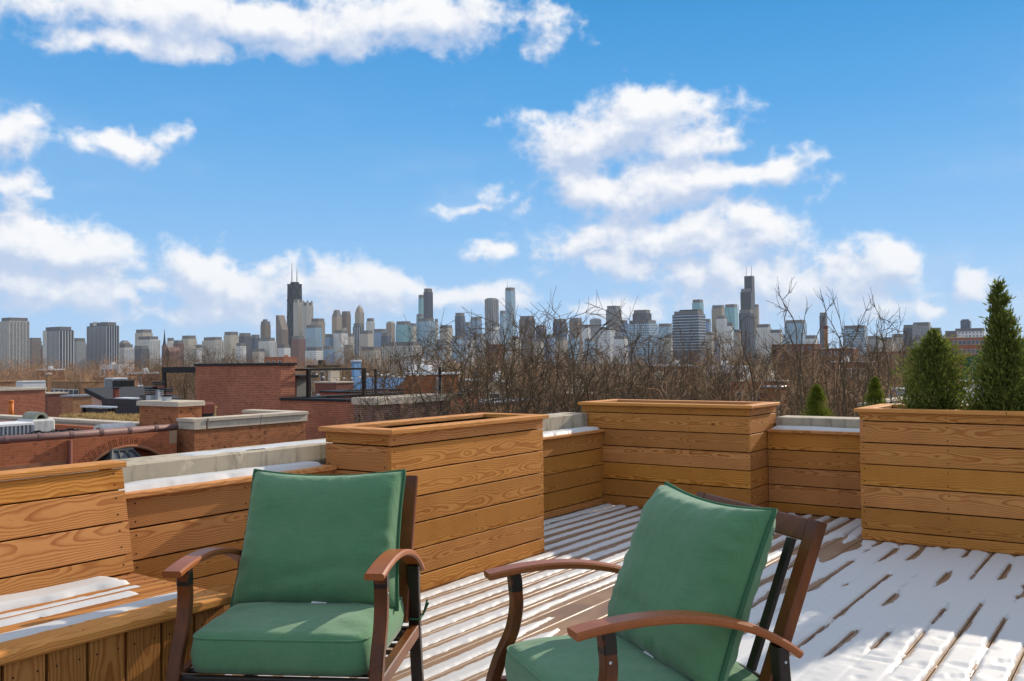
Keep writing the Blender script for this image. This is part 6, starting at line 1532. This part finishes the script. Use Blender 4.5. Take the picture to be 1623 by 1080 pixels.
# the wood: masses of bare crowns between the roofs, too many to tell apart
WN = 420
def wood_mass(name, label, spec, mats, seed):
    rng = random.Random(seed); vs = []
    for k in range(3):
        a, b = grow_tree(seed + k, 14, crown=.78, rx=.36, n=WN, step=.62, kill=.95, stems=2, twigs=3, tl=1.3, tr=.020, trunk=.16)
        mb = MB()
        for pts, rad, n in a + b: mb.tube(pts, [max(x, .016) for x in rad], 3, False)
        vs.append((np.array(mb.v, np.float32), np.array(mb.f, np.int32)))
    V = []; F = []; o = 0
    for (px, top, D) in spec:
        v, f = vs[rng.randrange(3)]; b = at(px, 600, D); h = at(px, top, D)[2] - GROUND_Z; s = h / 14.0; a = rng.random() * 6.283; c, sn = math.cos(a), math.sin(a); w_ = s * rng.uniform(.85, 1.15)
        q = np.stack([(v[:, 0] * c - v[:, 1] * sn) * w_ + b[0], (v[:, 0] * sn + v[:, 1] * c) * w_ + b[1], v[:, 2] * s + GROUND_Z], 1)
        V.append(q); F.append(f + o); o += len(v)
    V = np.concatenate(V); F = np.concatenate(F)
    tag(npmesh(name, V, F, mats, loc=(float(V[:, 0].mean()), float(V[:, 1].mean()), GROUND_Z), smooth=False), label, 'wood', kind='stuff')
rw = random.Random(3)
def spread_spec(n, x0, x1, d0, d1, tf):
    out = []
    for i in range(n):
        d = d0 + (d1 - d0) * (rw.random() ** 1.3); px = rw.uniform(x0, x1); out.append((px, tf(px, d), d))
    return out
# crowns reach to about a metre or two below eye height, higher farther right
def hz(px): return 580.0 - px * .01072
wood_mass('near_wood', 'brown bare crowns filling the gap behind the corner planter', spread_spec(36, 860, 1480, 42, 95, lambda px, d: hz(px) + rw.uniform(-30, 42) * 60 / d), 'twig_brown', 31)
wood_mass('middle_wood', 'reddish-brown mass of bare trees between the roofs', spread_spec(105, 480, 1640, 100, 260, lambda px, d: hz(px) + rw.uniform(-46, 14) * 100 / d), 'twig_brown', 41)
wood_mass('left_wood', 'bare brown trees between the roofs at the left', spread_spec(85, -60, 540, 130, 420, lambda px, d: hz(px) + rw.uniform(-24, 14) * 150 / d), 'twig_red', 51)
wood_mass('far_wood', 'far-off band of bare trees below the skyline', spread_spec(150, -80, 1700, 420, 1200, lambda px, d: hz(px) + rw.uniform(-15, 1) * 400 / d), 'twig_brown', 61)

# ------------------------------------------------------------------ air
hm = bpy.data.materials.new('haze_air'); hm.use_nodes = True; ht = hm.node_tree; ht.nodes.clear()
ho = ht.nodes.new('ShaderNodeOutputMaterial'); hv = ht.nodes.new('ShaderNodeVolumePrincipled')
hv.inputs['Color'].default_value = (0.80, 0.90, 1.0, 1); hv.inputs['Density'].default_value = 1.7e-5; hv.inputs['Anisotropy'].default_value = 0.0
ht.links.new(hv.outputs[0], ho.inputs['Volume'])
MATS['haze_air'] = hm
tag(MB().box(-10500, 10500, -1500, 10500, GROUND_Z - 1.0, 640).build('haze', 'haze_air', loc=(0, 0, GROUND_Z - 1)), kind='stuff', label='thin bluish haze over the city')
